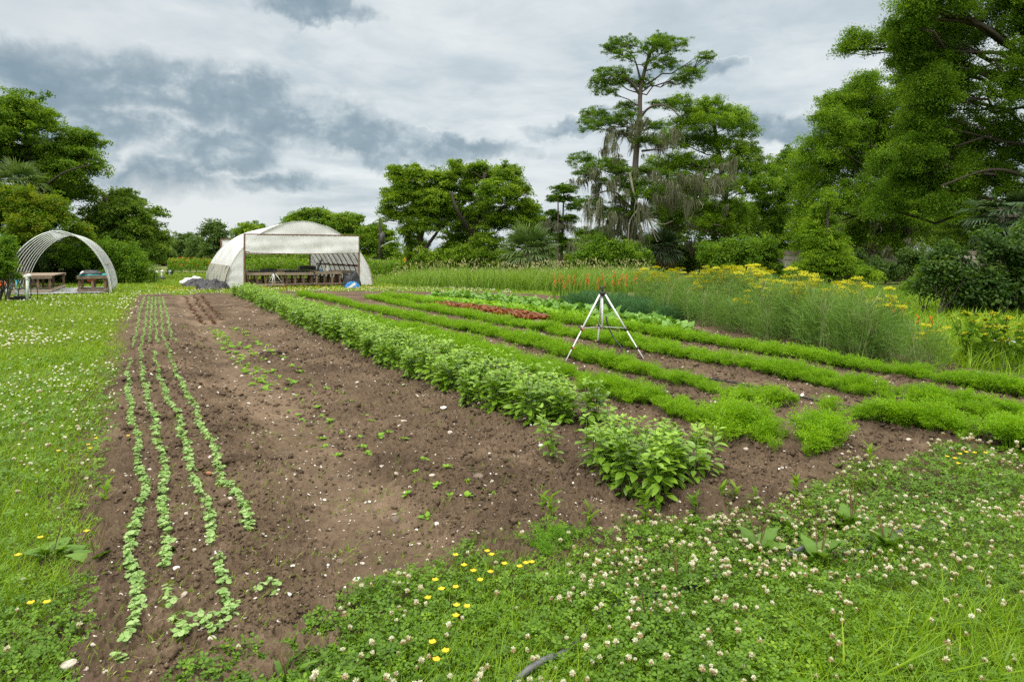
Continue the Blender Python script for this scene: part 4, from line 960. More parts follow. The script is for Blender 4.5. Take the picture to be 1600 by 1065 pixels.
def heap(name, label, cat, px, py, Y, w, d, h, mat, seed, rot=0.0, pleat=5.0):
    """crumpled sheet lying in a heap"""
    rng = np.random.default_rng(seed); c = P(px, py, Y); n = 44
    u = np.linspace(-1, 1, n); X, Yy = np.meshgrid(u, u)
    rr = np.sqrt(X ** 2 + Yy ** 2); base = np.clip(1 - rr ** 2.2, 0, 1) ** .6
    fold = np.abs(2 * fbm(X * pleat * .5 + seed, Yy * pleat * .5, 4, seed) - 1)
    Z = base * (.5 + .6 * fbm(X * 1.6 + seed, Yy * 1.6, 3, seed + 1)) * h * (.72 + .55 * fold) + .012
    jx = (fbm(X * 3, Yy * 3, 3, seed + 2) - .5) * .35; jy = (fbm(X * 3, Yy * 3, 3, seed + 3) - .5) * .35
    x, y = (X + jx) * w / 2, (Yy + jy) * d / 2; ca, sa = math.cos(rot), math.sin(rot)
    mb = MB(); mb.grid(np.stack([x * ca - y * sa, x * sa + y * ca, Z], -1)[rr[:, 0].argsort() * 0 + np.arange(n)])
    o = mb.build(name, mat); o.location = (c[0], c[1], -.03)
    m = o.modifiers.new('thick', 'SOLIDIFY'); m.thickness = .012
    return tag(o, label, cat)

def build_greenhouse_contents():
    B = lambda lab, w, l, Lx, Ly, h, n: work_bench(lab, GO + PX * w + AX * l, PX, AX, Lx, Ly, h, n)
    B('timber bench just inside the curtain post holding a deep black tray', 1.05, .35, 1.75, 1.0, .72, 5)
    B('timber bench in the middle of the greenhouse mouth behind the white sprinkler', 2.9, .45, 1.35, 1.0, .70, 4)
    B('timber bench in the greenhouse mouth with the black chair beside it', 4.32, .15, 1.3, 1.05, .74, 4)
    B('open framed timber bench next to the black sacks in the greenhouse', 5.75, 1.5, .95, 2.2, .72, 3)
    B('timber bench along the far side deep inside the greenhouse', 1.1, 4.0, 1.2, 3.4, .72, 3)
    B('timber bench deep inside the greenhouse under the large black tray', 4.4, 4.7, 1.2, 3.0, .72, 3)
    B('timber bench deep inside the greenhouse behind the middle bench', 3.1, 5.0, 1.2, 3.2, .72, 3)
    def tray(label, w, l, Lx, Ly, z, h):
        r = empty('seed_tray', tuple(gh(w, l, z))); R = np.stack([[*PX, 0], [*AX, 0], [0, 0, 1]], 1); mb = MB(); t = .012
        c = gh(w, l, z); mb.box(c + [0, 0, t / 2], (Lx, Ly, t), R)
        for s in (-1, 1):
            mb.box(c + R[:, 0] * s * (Lx / 2 - t / 2) + [0, 0, h / 2 + t / 2], (t, Ly, h - t), R); mb.box(c + R[:, 1] * s * (Ly / 2 - t / 2) + [0, 0, h / 2 + t / 2], (Lx - 2 * t, t, h - t), R)
        mb.build('tray', M_BLKPIPE, r)
        rng = np.random.default_rng(int(w * 100)); n = 160; m = MB()
        T = c + R[:, 0] * rng.uniform(-.45, .45, (n, 1)) * Lx + R[:, 1] * rng.uniform(-.45, .45, (n, 1)) * Ly + np.array([0, 0, 1]) * (h + rng.uniform(-.03, .05, (n, 1)))
        m.scatter(T_KITE, T, frames(unit(rng.normal(0, .5, (n, 3)) + [0, 0, 1]), rng=rng), .06, rng.random(n)); m.build('seedling', M_BUSH, r)
        tag(r, label, 'tray', 'seed trays on the benches')
    tray('deep black tray of seedlings on the bench by the curtain post', 2.1, .7, .75, .5, .725, .17)
    tray('flat black tray at the bench end by the curtain post', 1.4, .7, .5, .5, .725, .06)
    tray('long flat black tray of seedlings on the middle bench', 3.3, .9, .85, .5, .705, .09)
    tray('short flat black tray next to the longer one on the middle bench', 3.95, .9, .38, .5, .705, .09)
    tray('black tray on the bench deep inside the greenhouse', 4.9, 5.3, .9, .6, .725, .22)
    # black plastic chair tipped back on the bench
    r = empty('plastic_chair', tuple(gh(4.55, .9, 0))); mb = MB(); c = lambda a, l, z: gh(4.5 + a, .6 + l, z)
    mb.bar(c(.2, .25, .45), c(.2, .62, .48), .46, .05, up=(0, 0, 1)); mb.build('seat', M_BLKPIPE, r)
    mb = MB(); mb.bar(c(.0, .62, .47), c(.35, .72, 1.32), .42, .05, up=tuple([*PX, 0])); mb.build('backrest', M_BLKPIPE, r)
    for a, l in ((.02, .28), (.38, .28), (.02, .60), (.38, .60)):
        m = MB(); m.bar(c(a, l, -.02), c(a, l, .45), .045); m.build('leg', M_BLKPIPE, r)
    tag(r, 'black chair with a tall slanting back behind the bench', 'chair')
    def jug(label, w, l, z, mat, s=1.0):
        b = gh(w, l, z); r = empty('jug', tuple(b)); prof = [(.001, 0), (.085, 0), (.09, .03), (.09, .2), (.07, .25), (.03, .29), (.03, .33), (.001, .33)]
        m = MB(); n = 12; A = np.array([[[b[0] + rr * s * math.cos(k * 6.2832 / n), b[1] + rr * s * math.sin(k * 6.2832 / n), b[2] + zz * s] for k in range(n + 1)] for rr, zz in prof]); m.grid(A); m.build('body', mat, r, True)
        m = MB(); m.tube([b + [.08 * s, 0, .2 * s], b + [.14 * s, 0, .22 * s], b + [.13 * s, 0, .1 * s], b + [.088 * s, 0, .08 * s]], .012 * s, 5); m.build('handle', mat, r, True)
        tag(r, label, 'jug')
    jug('pale jug standing on the bench beside the black chair', 4.98, .45, .745, M_WHITE, .85)
    jug('blue bottle on the bench by the black chair foot', 4.62, .4, .745, M_BLUEBAG, .4)
    heap('black_sack', 'black plastic sacks slumped against the greenhouse door post', 'sack', 549, 451, 34.3, .95, .9, 1.05, M_BLKTARP, 31, .4, 6)
    o = heap('feed_bag', 'blue and white bag leaning before the black sacks', 'bag', 551, 452.5, 33.2, .8, .3, .42, M_BLUEBAG, 33, .5, 4)
    m = MB(); c = np.array(P(548, 446, 33.0)); m.bar(c + [-.30, -.12, -.30], c + [.25, -.12, .12], .12, .02, up=(0, 1, 0)); w = m.build('printed_band', M_WHITE, None); child(w, o); w['label'] = 'white band across the bag'
    heap('tarp', 'shiny black tarp bundled at the greenhouse corner nearest the plot', 'tarp', 333, 452, 32.0, 1.5, 1.2, .62, M_BLKTARP, 35, .2, 6)
    heap('tarp', 'black tarp bundle between the white tarp and the greenhouse wall', 'tarp', 308, 446, 35.0, 1.4, 1.2, .60, M_BLKTARP, 36, .6, 6)
    heap('tarp', 'white tarp heaped on the lawn beside the greenhouse wall', 'tarp', 302, 441, 39, 1.5, 1.2, .50, M_WHTTARP, 37, .1, 4)
build_greenhouse(); build_greenhouse_contents()

# ------------------------------------------------------------------ bare hoop frame, benches and gear beside the lawn
HO = np.array([-20.62, 27.0])          # foot of the first hoop away from the camera's side
HW, HH, HL = 3.75, 2.62, 6.9
def hf(w, l, z):
    q = np.array([-17.0, 28.9]) - PX * (HW - w) + AX * l; return np.array([q[0], q[1], z])
def build_hoop_frame():
    g = empty('hoop_frame', tuple(hf(HW / 2, 0, 0)))
    ar = lambda t: arch(t, 0, HW, HH)
    for i in range(9):
        l = i * HL / 8; mb = MB()
        mb.tube([hf(*((lambda a: (a[0], l, a[1] - .05))(ar(t)))) for t in np.linspace(0, 1, 36)], .017 if i else .03, 7); mb.build('hoop', M_GALV, g, True)
    mb = MB(); mb.tube([hf(HW / 2, -.1, HH - .1), hf(HW / 2, HL + .1, HH - .1)], .03, 6); mb.build('ridge_pipe', M_GALV, g, True)
    mb = MB(); w, z = ar(.84); mb.tube([hf(w + .06, -.05, z), hf(w + .06, HL * .6, z)], .025, 6); mb.build('purlin', M_WOOD, g, True)
    mb = MB(); w, z = ar(.10); mb.bar(hf(w - .05, 2.6, z), hf(w - .05, HL, z), .04, .14); mb.build('hip_board', M_WOOD, g)
    A = np.zeros((14, 5, 3))
    for i, t in enumerate(np.linspace(.845, .998, 14)):
        w, z = ar(t)
        for j in range(5): A[i, j] = hf(w + .03 + .015 * math.sin(i + j * 2), -.04 + j * .05 + .02 * math.sin(i * 1.3), z)
    mb = MB(); mb.grid(A); o = mb.build('plastic_strip', M_POLYCLEAN, g, True)
    tag(g, 'bare frame of silver hoops standing over two timber benches', 'hoop frame')
    work_bench('long timber bench under the open hoops beside the green standpipe', hf(.25, .6, 0)[:2], PX, AX, 1.35, 5.2, .74, 4)
    work_bench('timber bench under the hoops piled with teal and black tarps', hf(2.55, .3, 0)[:2], PX, AX, 1.05, 1.6, .72, 3)
    mb = MB(); ws = np.linspace(.1, HW - .15, 18); ls = np.linspace(-.3, 5.5, 26)
    mb.grid(np.array([[hf(w, l, .012 + .05 * float(fbm(np.array([w * 2.2]), np.array([l * 2.2]), 3, 7)[0])) for l in ls] for w in ws]))
    o = mb.build('ground_cloth', M_FABRIC, smooth=True); tag(o, 'grey woven ground cloth spread under the hoop frame', 'ground cloth')
    def pile(nm, lab, w, l, z, sx, sy, h, mat, sd):
        o = heap(nm, lab, 'tarp', 800, 398, 30, sx, sy, h, mat, sd, .5); p = hf(w, l, z); o.location = tuple(p)
    pile('tarp', 'teal tarp spread over the bench under the hoops', 3.1, .9, .725, 1.05, 1.3, .14, M_TEAL, 51)
    pile('tarp', 'black cloth crumpled on top of the teal tarp', 3.0, .75, .79, .8, .8, .22, M_BLKTARP, 52)
    pile('tarp', 'white rag at the edge of the tarps on the bench', 2.72, .55, .76, .22, .22, .18, M_WHTTARP, 53)
    o = tag(MB().tube([hf(2.85, 1.0, .56), hf(3.0, 1.0, .54), hf(3.15, 1.05, .57)], [.09, .13, .08], 9).build('bucket', M_REDPL, smooth=True), 'orange bucket lying under the tarp covered bench', 'bucket')
    mb = MB(); mb.bar(hf(2.62, -.12, .02), hf(2.62, -.12, .28), .2); 
    b = hf(3.2, .9, .0); m = MB(); m.bar(b + [-.25, 0, .17], b + [.3, .05, .19], .03); tag(m.build('plastic_pipe', M_WHITE), 'short white pipe resting on the bench rail under the tarps', 'pipe')
    m = MB(); m.bar(b + [-.28, 0, 0], b + [-.28, 0, .16], .03);

def sprinkler(label, foot, h, spread, legmat, lowmat, rng_seed, rotz_=0.0, hose=None, knees=True, cat='sprinkler'):
    """telescopic tripod sprinkler: head, three two stage legs with clamps, brace rods, centre column"""
    foot = np.array([foot[0], foot[1], 0.0]); r = empty('tripod_sprinkler', tuple(foot))
    top = foot + [0, 0, h]
    for k in range(3):
        a = rotz_ + k * 2 * math.pi / 3; e = foot + [math.cos(a) * spread, math.sin(a) * spread, .0]
        q = lambda u: top * (1 - u) + e * u + np.array([math.cos(a), math.sin(a), 0]) * .035 * (1 - u)
        lm = MB(); lm.tube([q(.02), q(.52)], .014, 8); leg = lm.build('leg', legmat, r, True)
        m = MB(); m.tube([q(.50), q(1.0)], .010, 8); m.build('lower_tube', lowmat, r, True)
        for u in (.52, .78):
            m = MB(); m.tube([q(u - .012), q(u + .014)], .023, 8); m.build('clamp', M_BLKPIPE, r, True)
            m = MB(); b = q(u); s = np.array([-math.sin(a), math.cos(a), 0]); m.tube([b + s * .02, b + s * .045], .013, 7); m.build('clamp_knob', M_BRASS if k != 1 else M_REDPL, r, True)
        m = MB(); m.tube([q(.50), foot + [0, 0, h * .5]], .004, 5); m.build('brace', M_SILVER, r, True)
    m = MB(); m.tube([top - [0, 0, .02], foot + [0, 0, h * .46]], .014, 8); m.build('centre_column', legmat, r, True)
    m = MB(); m.tube([top + [0, 0, -.04], top + [0, 0, .015], top + [0, 0, .03]], [.045, .05, .03], 10); m.build('hub', M_BLKPIPE, r, True)
    m = MB(); m.tube([top + [0, 0, .03], top + [0, 0, .07]], .014, 8); m.tube([top + [-.05, 0, .075], top + [0, 0, .08], top + [.055, .01, .10]], [.012, .016, .008], 7); m.bar(top + [-.03, 0, .095], top + [-.05, .02, .12], .008); m.build('spray_head', M_BLKPIPE, r, True)
    return tag(r, label, cat), top

def build_gear():
    # the big tripod in the carrots
    f0, f1, fb = G(883, 570), G(1008, 567), G(940, 541)
    c = (f0 + f1) / 2; top_z = CAMH - (460 - HY) / F * c[1]
    spread = np.linalg.norm(f1 - f0) / math.sqrt(3)
    ctr = np.array([c[0], c[1] + spread * .5])
    r, top = sprinkler('silver tripod sprinkler standing in the carrot rows trailing a black hose', ctr, top_z, spread, M_SILVER, M_SILVER, 1, math.radians(90))
    mb = MB(); pts = [P(947, 494, ctr[1]), P(949, 505, ctr[1] - .02), P(954, 518, ctr[1] - .06)]
    e1 = P(964, 534, ctr[1] - .16); e2 = P(983, 554, ctr[1] - .42); e3 = np.array([*G(1004, 567, .04), .04])
    hose = smooth_path(pts + [e1, e2, e3] + [np.array([*G(px, py, .09), .09]) for px, py in ((1030, 578), (1060, 586), (1100, 590), (1150, 598), (1192, 607), (1240, 617), (1290, 628), (1360, 640), (1430, 654), (1500, 668), (1560, 680), (1640, 696), (1760, 720))], .05)
    mb.tube(hose, .011, 7); tag(mb.build('hose', M_BLKPIPE, smooth=True), 'thin black water hose running from the tripod along the carrot row', 'hose')
    # black pipe half buried in the clover
    for nm, lab, pts, rad, mat in (('poly_pipe', 'grey black pipe surfacing among plantains in the clover', [(1172, 886), (1200, 872), (1232, 861), (1275, 852), (1320, 851), (1352, 848), (1385, 838), (1420, 829), (1455, 818), (1484, 810)], .016, M_GREYPIPE),
                              ('poly_pipe', 'dark pipe crossing the clover beneath the flowering patch toward the frame bottom', [(770, 1075), (800, 1054), (825, 1043), (850, 1033), (880, 1015), (905, 985), (922, 962), (945, 950), (990, 935), (1060, 915), (1120, 900), (1168, 888)], .013, M_GREYPIPE)):
        q = smooth_path([np.array([*G(px, py, .035), .018 + .022 * math.sin(px * .045 + 1)]) for px, py in pts], .02)
        m = MB(); m.tube(q, rad, 8); tag(m.build(nm, mat, smooth=True), lab, 'pipe')
    # white tripod before the greenhouse
    a = G(424, 456); r, _ = sprinkler('tripod sprinkler with one white leg before the greenhouse mouth', a + [0, .35], CAMH - (427 - HY) / F * a[1], .60, M_WHITE, M_GREYPIPE, 2, math.radians(-88))
    # cyan tripod by the hoop frame, and its dull twin at the frame edge
    a = G(16, 465); r, _ = sprinkler('cyan legged tripod sprinkler beside the green standpipe', a + [0, .3], CAMH - (436 - HY) / F * a[1], .42, M_CYAN, M_CYAN, 3, math.radians(-55))
    a = G(2, 464); r, _ = sprinkler('grey legged tripod sprinkler at the very frame edge by the shrub', a + [0, .3], CAMH - (433 - HY) / F * a[1], .35, M_GALV, M_GALV, 4, math.radians(-60))
    # standpipe with its hoses
    b = np.array([*G(42.5, 469), 0]); h = CAMH - (434 - HY) / F * b[1]; r = empty('standpipe', tuple(b))
    m = MB(); m.tube([b, b + [0, 0, h - .03]], .045, 10); m.build('pipe', M_PVCGRN, r, True)
    m = MB(); m.tube(smooth_path([b + [0, 0, h - .06], b + [0, 0, h + .05], b + [.05, 0, h + .09], b + [.12, -.02, h + .05]], .02), .055, 9); m.build('elbow', M_WHITE, r, True)
    m = MB(); m.tube([b + [-.02, 0, h + .05], b + [-.12, 0, h + .04]], [.06, .05], 9); m.build('valve', M_WHITE, r, True)
    for s, (dx, z) in enumerate(((.14, .0), (.36, .0), (-.28, .0))):
        m = MB(); e = b + [dx, -.05 + .04 * s, .02]; q = smooth_path([b + [.10 if dx > 0 else -.10, 0, h + .02], b + [dx * .75, 0, h * .8], b + [dx * 1.05, -.02, h * .4], e], .05); m.tube(q, .014, 6); m.build('hose', M_BLKPIPE, r, True)
    tag(r, 'pale green standpipe with a white elbow and dangling black hoses', 'standpipe')
    c = G(30, 468); m = MB(); m.box([c[0], c[1], .05], (.55, .3, .09), rotz(np.array(.2))); m.box([c[0] + .05, c[1], .11], (.35, .2, .05), rotz(np.array(.2))); tag(m.build('valve_box', M_BLKPIPE), 'low black valve box lying at the foot of the standpipe', 'box')
    m = MB(); c = G(4, 456); q = np.array([[c[0] + .3 * math.cos(t) * (1 + .02 * t), c[1] + .3 * math.sin(t), .04 + .012 * t] for t in np.linspace(0, 22, 120)]); m.tube(q, .016, 6); tag(m.build('hose_coil', M_BLKPIPE, smooth=True), 'coiled black hose on the ground by the frame edge', 'hose')
    m = MB(); c = P(3, 444, 27.6); V, Q = ico(np.random.default_rng(4), .1); m.add(V * [.4, .3, .45] + c, Q); tag(m.build('bucket', M_REDPL, smooth=True), 'faded orange bucket half hidden by the edge shrub', 'bucket')
    # white stakes on the lawn
    for px, top, bot, lab in ((243, 425, 441, 'tallest white capped stake on the lawn'), (252.5, 424, 436, 'slim white stake on a dark foot between the other two'), (264.7, 424, 432, 'short white stake with a side cap near the round shrub')):
        q = np.array([*G(px, bot), 0]); h = (bot - top) / F * q[1]; r = empty('marker_stake', tuple(q)); m = MB(); m.tube([q, q + [0, 0, h]], .055, 8); m.build('post', M_WHITE, r, True)
        m = MB(); m.tube([q + [-.03, 0, h - .02], q + [.10, 0, h + .02]], .085, 8); m.build('cap', M_WHITE, r, True)
        if px == 252.5: m = MB(); m.tube([q + [0, 0, -.02], q + [0, 0, .12]], [.3, .24], 10); m.build('foot', M_BLKPIPE, r, True)
        tag(r, lab, 'stake')
    # far flower beds
    rng = np.random.default_rng(800)
    for nm, lab, Y, x0, x1, n in (('flower_bed_foliage', 'far bed of orange flowers beyond the white stakes', 62, 262, 330, 1400), ('flower_bed_foliage', 'far leafy flower bed seen through the greenhouse and beside it', 52, 386, 490, 2200), ('flower_bed_foliage', 'pink flowered weeds before the utility pole', 47, 575, 625, 900)):
        px = rng.uniform(x0, x1, n); d = rng.uniform(-2.5, 2.5, n); Yd = Y + d; X = (px - 800) / F * Yd
        hm = .95 + .5 * (fbm(X * .5, Yd * .5, 3, 3)); z = rng.uniform(.05, 1, n) ** .7 * hm
        mb = MB(); mb.scatter(T_KITE, np.stack([X, Yd, z], 1), frames(unit(rng.normal(0, .6, (n, 3)) + [0, 0, .8]), rng=rng), rng.uniform(.18, .34, n), rng.random(n), 0)
        k = n // 7; px = rng.uniform(x0, x1, k); Yd = Y + rng.uniform(-2.5, 1, k); X = (px - 800) / F * Yd
        mb.scatter(T_KITE, np.stack([X, Yd, rng.uniform(.6, 1.35, k)], 1), frames(rand_dirs(rng, k), rng=rng), rng.uniform(.09, .17, k), rng.random(k), 1)
        tag(mb.build(nm, [M_BUSH, M_ORANGE if Y > 60 else M_SEEDHEAD]), lab, kind='stuff')
    # utility pole
    q = P(594, 428, 62); q[2] = 0; h = CAMH - (341 - HY) / F * 62; r = empty('utility_pole', tuple(q)); m = MB(); m.tube([q, q + [0, 0, h]], [.17, .12], 9); m.build('pole', M_BARK, r, True)
    m = MB(); z = CAMH - (371 - HY) / F * 62; m.tube([q + [.22, -.1, z - .45], q + [.22, -.1, z + .35], q + [.22, -.1, z + .42]], [.2, .2, .12], 10); m.build('transformer', M_GREYPIPE, r, True)
    m = MB(); z2 = CAMH - (376 - HY) / F * 62; m.tube(smooth_path([q + [0, -.1, z2 - .6], q + [.5, -.1, z2 - .3], q + [1.0, -.1, z2 - .1]], None), .04, 5); m.tube([q + [1.0, -.1, z2 - .1], q + [1.4, -.1, z2 - .12]], [.08, .12], 6); m.build('lamp_arm', M_GALV, r, True)
    tag(r, 'brown utility pole with a grey transformer and lamp arm', 'utility pole')
    e = P(740, 325, 90); m = MB(); s = q + [0, 0, h - .3]; t = np.linspace(0, 1, 20)[:, None]; w = s + (e - s) * t; w[:, 2] -= 1.2 * np.sin(math.pi * t[:, 0]); m.tube(w, .018, 4)
    s2 = P(490, 352, 95); w = s + (s2 - s) * t; w[:, 2] -= .8 * np.sin(math.pi * t[:, 0]); m.tube(w, .018, 4); tag(m.build('power_line', M_BLKPIPE), 'thin overhead power line strung from the utility pole', 'power line')
    # road sign and the car beyond it
    q = P(633.5, 424, 70); q[2] = 0; z = CAMH - (408 - HY) / F * 70; r = empty('road_sign', tuple(q)); m = MB(); m.bar(q, q + [0, 0, z + .3], .07); m.build('post', M_GALV, r)
    m = MB(); a = math.radians(45); m.box(q + [0, -.06, z + .1], (.5, .02, .5), np.array([[math.cos(a), 0, -math.sin(a)], [0, 1, 0], [math.sin(a), 0, math.cos(a)]])); m.box(q + [0, -.06, z - .52], (.4, .02, .3)); m.build('panel', M_SIGNY, r); tag(r, 'yellow diamond road sign beyond the tall grass', 'road sign')
    q = P(632, 424, 74); x, y = q[0], q[1]; r = empty('car', (x, y, 0)); m = MB()
    prof = [(-2.1, .35), (-2.15, .75), (-1.95, .95), (-1.2, 1.0), (-.6, 1.42), (.8, 1.45), (1.5, 1.02), (2.05, .92), (2.15, .6), (2.1, .35)]
    A = np.array([[[x + a * 1.0, y + s * (.85 if z < 1.05 else .68), z + .0] for a, z in prof] for s in (-1, 1)]); m.grid(A)
    for s in (-1, 1):
        for i in range(5): a, b = prof[i], prof[i + 1]; c2, d2 = prof[8 - i], prof[9 - i]; yy = lambda p: y + s * (.85 if p[1] < 1.05 else .68); m.add([[x + a[0], yy(a), a[1]], [x + b[0], yy(b), b[1]], [x + c2[0], yy(c2), c2[1]], [x + d2[0], yy(d2), d2[1]]], [[0, 1, 2, 3]])
    m.build('body', M_CARWHITE, r)
    m = MB(); m.box([x + .1, y - .79, 1.22], (1.5, .02, .3)); m.build('window', M_GLASSDK, r)
    for a in (-1.3, 1.3):
        m = MB(); m.tube([[x + a, y - .9, .32], [x + a, y - .7, .32]], .32, 14); m.build('wheel', M_RUBBER, r, True)
    tag(r, 'white car parked far off behind the tall grass and road sign', 'car')
    # overpass glimpsed through the right hand trees
    r = empty('overpass', (24, 45, 0)); x0, x1, Y = 18.0, 46.0, 45.0
    m = MB(); m.box([(x0 + x1) / 2, Y + 2, 1.02], (x1 - x0, 4, .55)); m.build('girder', M_CONC, r)
    m = MB(); m.box([(x0 + x1) / 2, Y + .1, 1.42], (x1 - x0, .3, .22)); m.build('deck', M_CONC, r)
    m = MB(); m.box([(x0 + x1) / 2, Y + .05, 1.72], (x1 - x0, .12, .26)); m.build('guard_rail', M_STEELBR, r)
    m = MB()
    for i in range(12): m.box([x0 + .8 + i * 2.35, Y + .14, 1.69], (.16, .1, .32))
    m.build('rail_post', M_STEELBR, r)
    for a in (21.0, 31.0, 41.0):
        m = MB(); m.box([a, Y + 2, .35], (.8, 3, .78)); m.build('pier', M_CONC, r)
    tag(r, 'low concrete overpass with a brown guard rail seen through the trees', 'overpass')
build_hoop_frame(); build_gear()
# ------------------------------------------------------------------ soil crumbs, stones
def view_points(rng, n, r0, r1, a0=-.9, a1=.88, power=1.0):
    """random ground points, density falling with distance"""
    r = np.exp(rng.uniform(math.log(r0), math.log(r1), n)) if power == 1 else np.sqrt(rng.uniform(r0 ** 2, r1 ** 2, n))
    a = rng.uniform(a0, a1, n)
    return r * np.sin(a), r * np.cos(a), r

def build_crumbs():
    rng = np.random.default_rng(3)
    x, y, r = view_points(rng, 150000, 2.4, 16)
    k = inside(SOIL_POLY, x, y); x, y, r = x[k], y[k], r[k]
    v = x * PX[0] + y * PX[1]
    k = rng.random(len(x)) < np.interp(v, [.7, .95, 1.3, 1.5], [1, .3, .3, 1]) * np.clip(fbm(x * 2, y * 2, 3, 77) * 2.2 - .6, .08, 1)
    x, y, r = x[k], y[k], r[k]
    size = np.clip(rng.lognormal(-4.6, .55, len(x)), .004, .06) * np.clip(r / 4, 1, 2)
    mb = MB()
    for m in range(5):
        s = slice(m, None, 5); n = len(x[s])
        R = frames(rand_dirs(rng, n) * .6 + [0, 0, 1], rng=rng)
        mb.scatter(ico(rng), np.stack([x[s], y[s], soil_height(x[s], y[s]) + size[s] * .1], 1), R, size[s][:, None] * rng.uniform(.7, 1.3, (n, 3)), rng.uniform(.2, .6, n))
    tag(mb.build('soil_crumbs', M_SOIL, smooth=True), 'crumbs and clods of brown soil over the bed', kind='stuff')
    for name, mat, n, mu, seed, lab in (('gravel', M_STONE, 5200, -4.75, 8, 'small buff stones scattered through the soil'), ('shell_fragments', M_SHELL, 850, -4.7, 9, 'tiny white shell chips scattered through the soil')):
        rng = np.random.default_rng(seed)
        x, y, r = view_points(rng, n * 2, 2.6, 24)
        k = inside(SOIL_POLY, x, y); x, y, r = x[k], y[k], r[k]
        size = np.clip(rng.lognormal(mu, .45, len(x)), .005, .035) * np.clip(r / 5, 1, 2.4)
        mb = MB()
        for m in range(5):
            s = slice(m, None, 5); nn = len(x[s])
            mb.scatter(ico(rng, .4), np.stack([x[s], y[s], soil_height(x[s], y[s]) + size[s] * .18], 1), frames(rand_dirs(rng, nn) * .5 + [0, 0, 1], rng=rng),
                       size[s][:, None] * rng.uniform((.6, .6, .3), (1.4, 1.4, .9), (nn, 3)))
        tag(mb.build(name, mat), lab, kind='stuff')
    rng = np.random.default_rng(18); x, y, r = view_points(rng, 2600, 2.6, 16); k = inside(SOIL_POLY, x, y) & (fbm(x * 1.4, y * 1.4, 3, 55) > .47); x, y, r = x[k], y[k], r[k]; n = len(x)
    d = rand_dirs(rng, n) * [1, 1, .12]; mb = MB()
    mb.scatter((np.array([[-.5, 0, 0], [0, -.03, .06], [.5, 0, 0], [0, .03, .06]]), np.array([[0, 1, 2, 3]])), np.stack([x, y, soil_height(x, y) + .004], 1), frames(np.tile([[0, 0, 1.0]], (n, 1)), xdir=d), rng.uniform(.02, .075, n) * np.clip(r / 6, 1, 1.6), rng.random(n))
    tag(mb.build('straw_litter', M_STRAW), 'bits of dry straw and dead stems strewn over the soil', kind='stuff')

build_crumbs()

def build_rocks():
    rng = np.random.default_rng(14)
    rocks = [  # px, py, width px, material, label
        (748, 758, 21, M_ROCKBR, 'rounded brown rock lying alone on the bare soil before the basil row'),
        (617, 812, 18, M_ROCKBR, 'grey brown rock half sunk in soil beside the last pale lettuce seedling'),
        (530, 870, 15, M_ROCKBR, 'dark angular clod of rock on the dry trodden path'),
        (631, 669, 12, M_STONE, 'pale stone on the soil among the last lettuce seedlings'),
        (702, 686, 12, M_STONE, 'buff stone beside scattered weeds near the basil row'),
        (596, 733, 11, M_STONE, 'cream stone next to the lettuce seedlings on the bare soil'),
        (675, 765, 12, M_STONE, 'upright buff stone between two lettuce seedlings'),
        (683, 818, 13, M_SHELL, 'white stone touching the last pale lettuce seedling'),
        (558, 903, 14, M_SHELL, 'white shell on the dry path close to the clover edge'),
        (451, 947, 11, M_SHELL, 'oval white pebble on bare soil near the short seedling row end'),
        (276, 905, 12, M_SHELL, 'white stone at the end of the second seedling row'),
        (250, 997, 12, M_SHELL, 'flat white pebble between the two outer seedling rows'),
        (234, 746, 7, M_SHELL, 'small square white chip between the first and second seedling rows'),
        (258, 653, 9, M_SHELL, 'slim white shell standing between the second and third seedling rows'),
        (359, 806, 12, M_STONE, 'tan stone beside the fourth seedling row'),
        (292, 823, 14, M_STONE, 'flat brown stone between second and third seedling rows'),
        (327, 755, 13, M_BRICK, 'pinkish red brick chip between the third and fourth seedling rows'),
        (155, 1036, 16, M_BRICK, 'red brick shard at the soil corner by the clover'),
        (331, 1028, 15, M_STONE, 'pale stone at the end of the third seedling row by the clover'),
        (107, 1050, 25, M_STONE, 'large grey white stone sunk in clover at the plot corner'),
        (236, 868, 10, M_STONE, 'grey pebble between the first and second seedling rows'),
        (846, 700, 9, M_SHELL, 'white pebble just before the single basil plant'),
        (1420, 688, 14, M_STONE, 'pinkish stone on the path between the last two carrot rows'),
        (928, 745, 9, M_SHELL, 'white chip under the leaves of the basil clump'),
        (1232, 727, 12, M_SHELL, 'white shell on the soil before the carrot row end'),
        (1165, 702, 10, M_STONE, 'buff stone beside the carrot row near its end'),
        (820, 668, 8, M_STONE, 'small buff stone on the path behind the basil gap')]
    for px, py, w, mat, lab in rocks:
        x, y = G(px, py, .02); s = w / F * y
        mb = MB(); V, Q = ico(rng, .3)
        # split once more for a rounder stone
        mb.add(V * s * rng.uniform((.9, .8, .7), (1.15, 1.1, 1.0)), Q, .5)
        o = mb.build('rock' if mat not in (M_SHELL, M_BRICK) else ('pebble' if mat is M_SHELL else 'brick_chip'), mat, smooth=True)
        o.modifiers.new('round', 'SUBSURF').render_levels = 1
        o.location = (x, y, float(soil_height(np.array([x]), np.array([y]))[0]) + s * .08); o.rotation_euler = (0, 0, rng.uniform(0, 6))
        tag(o, lab, 'brick' if mat is M_BRICK else 'stone')
build_rocks()

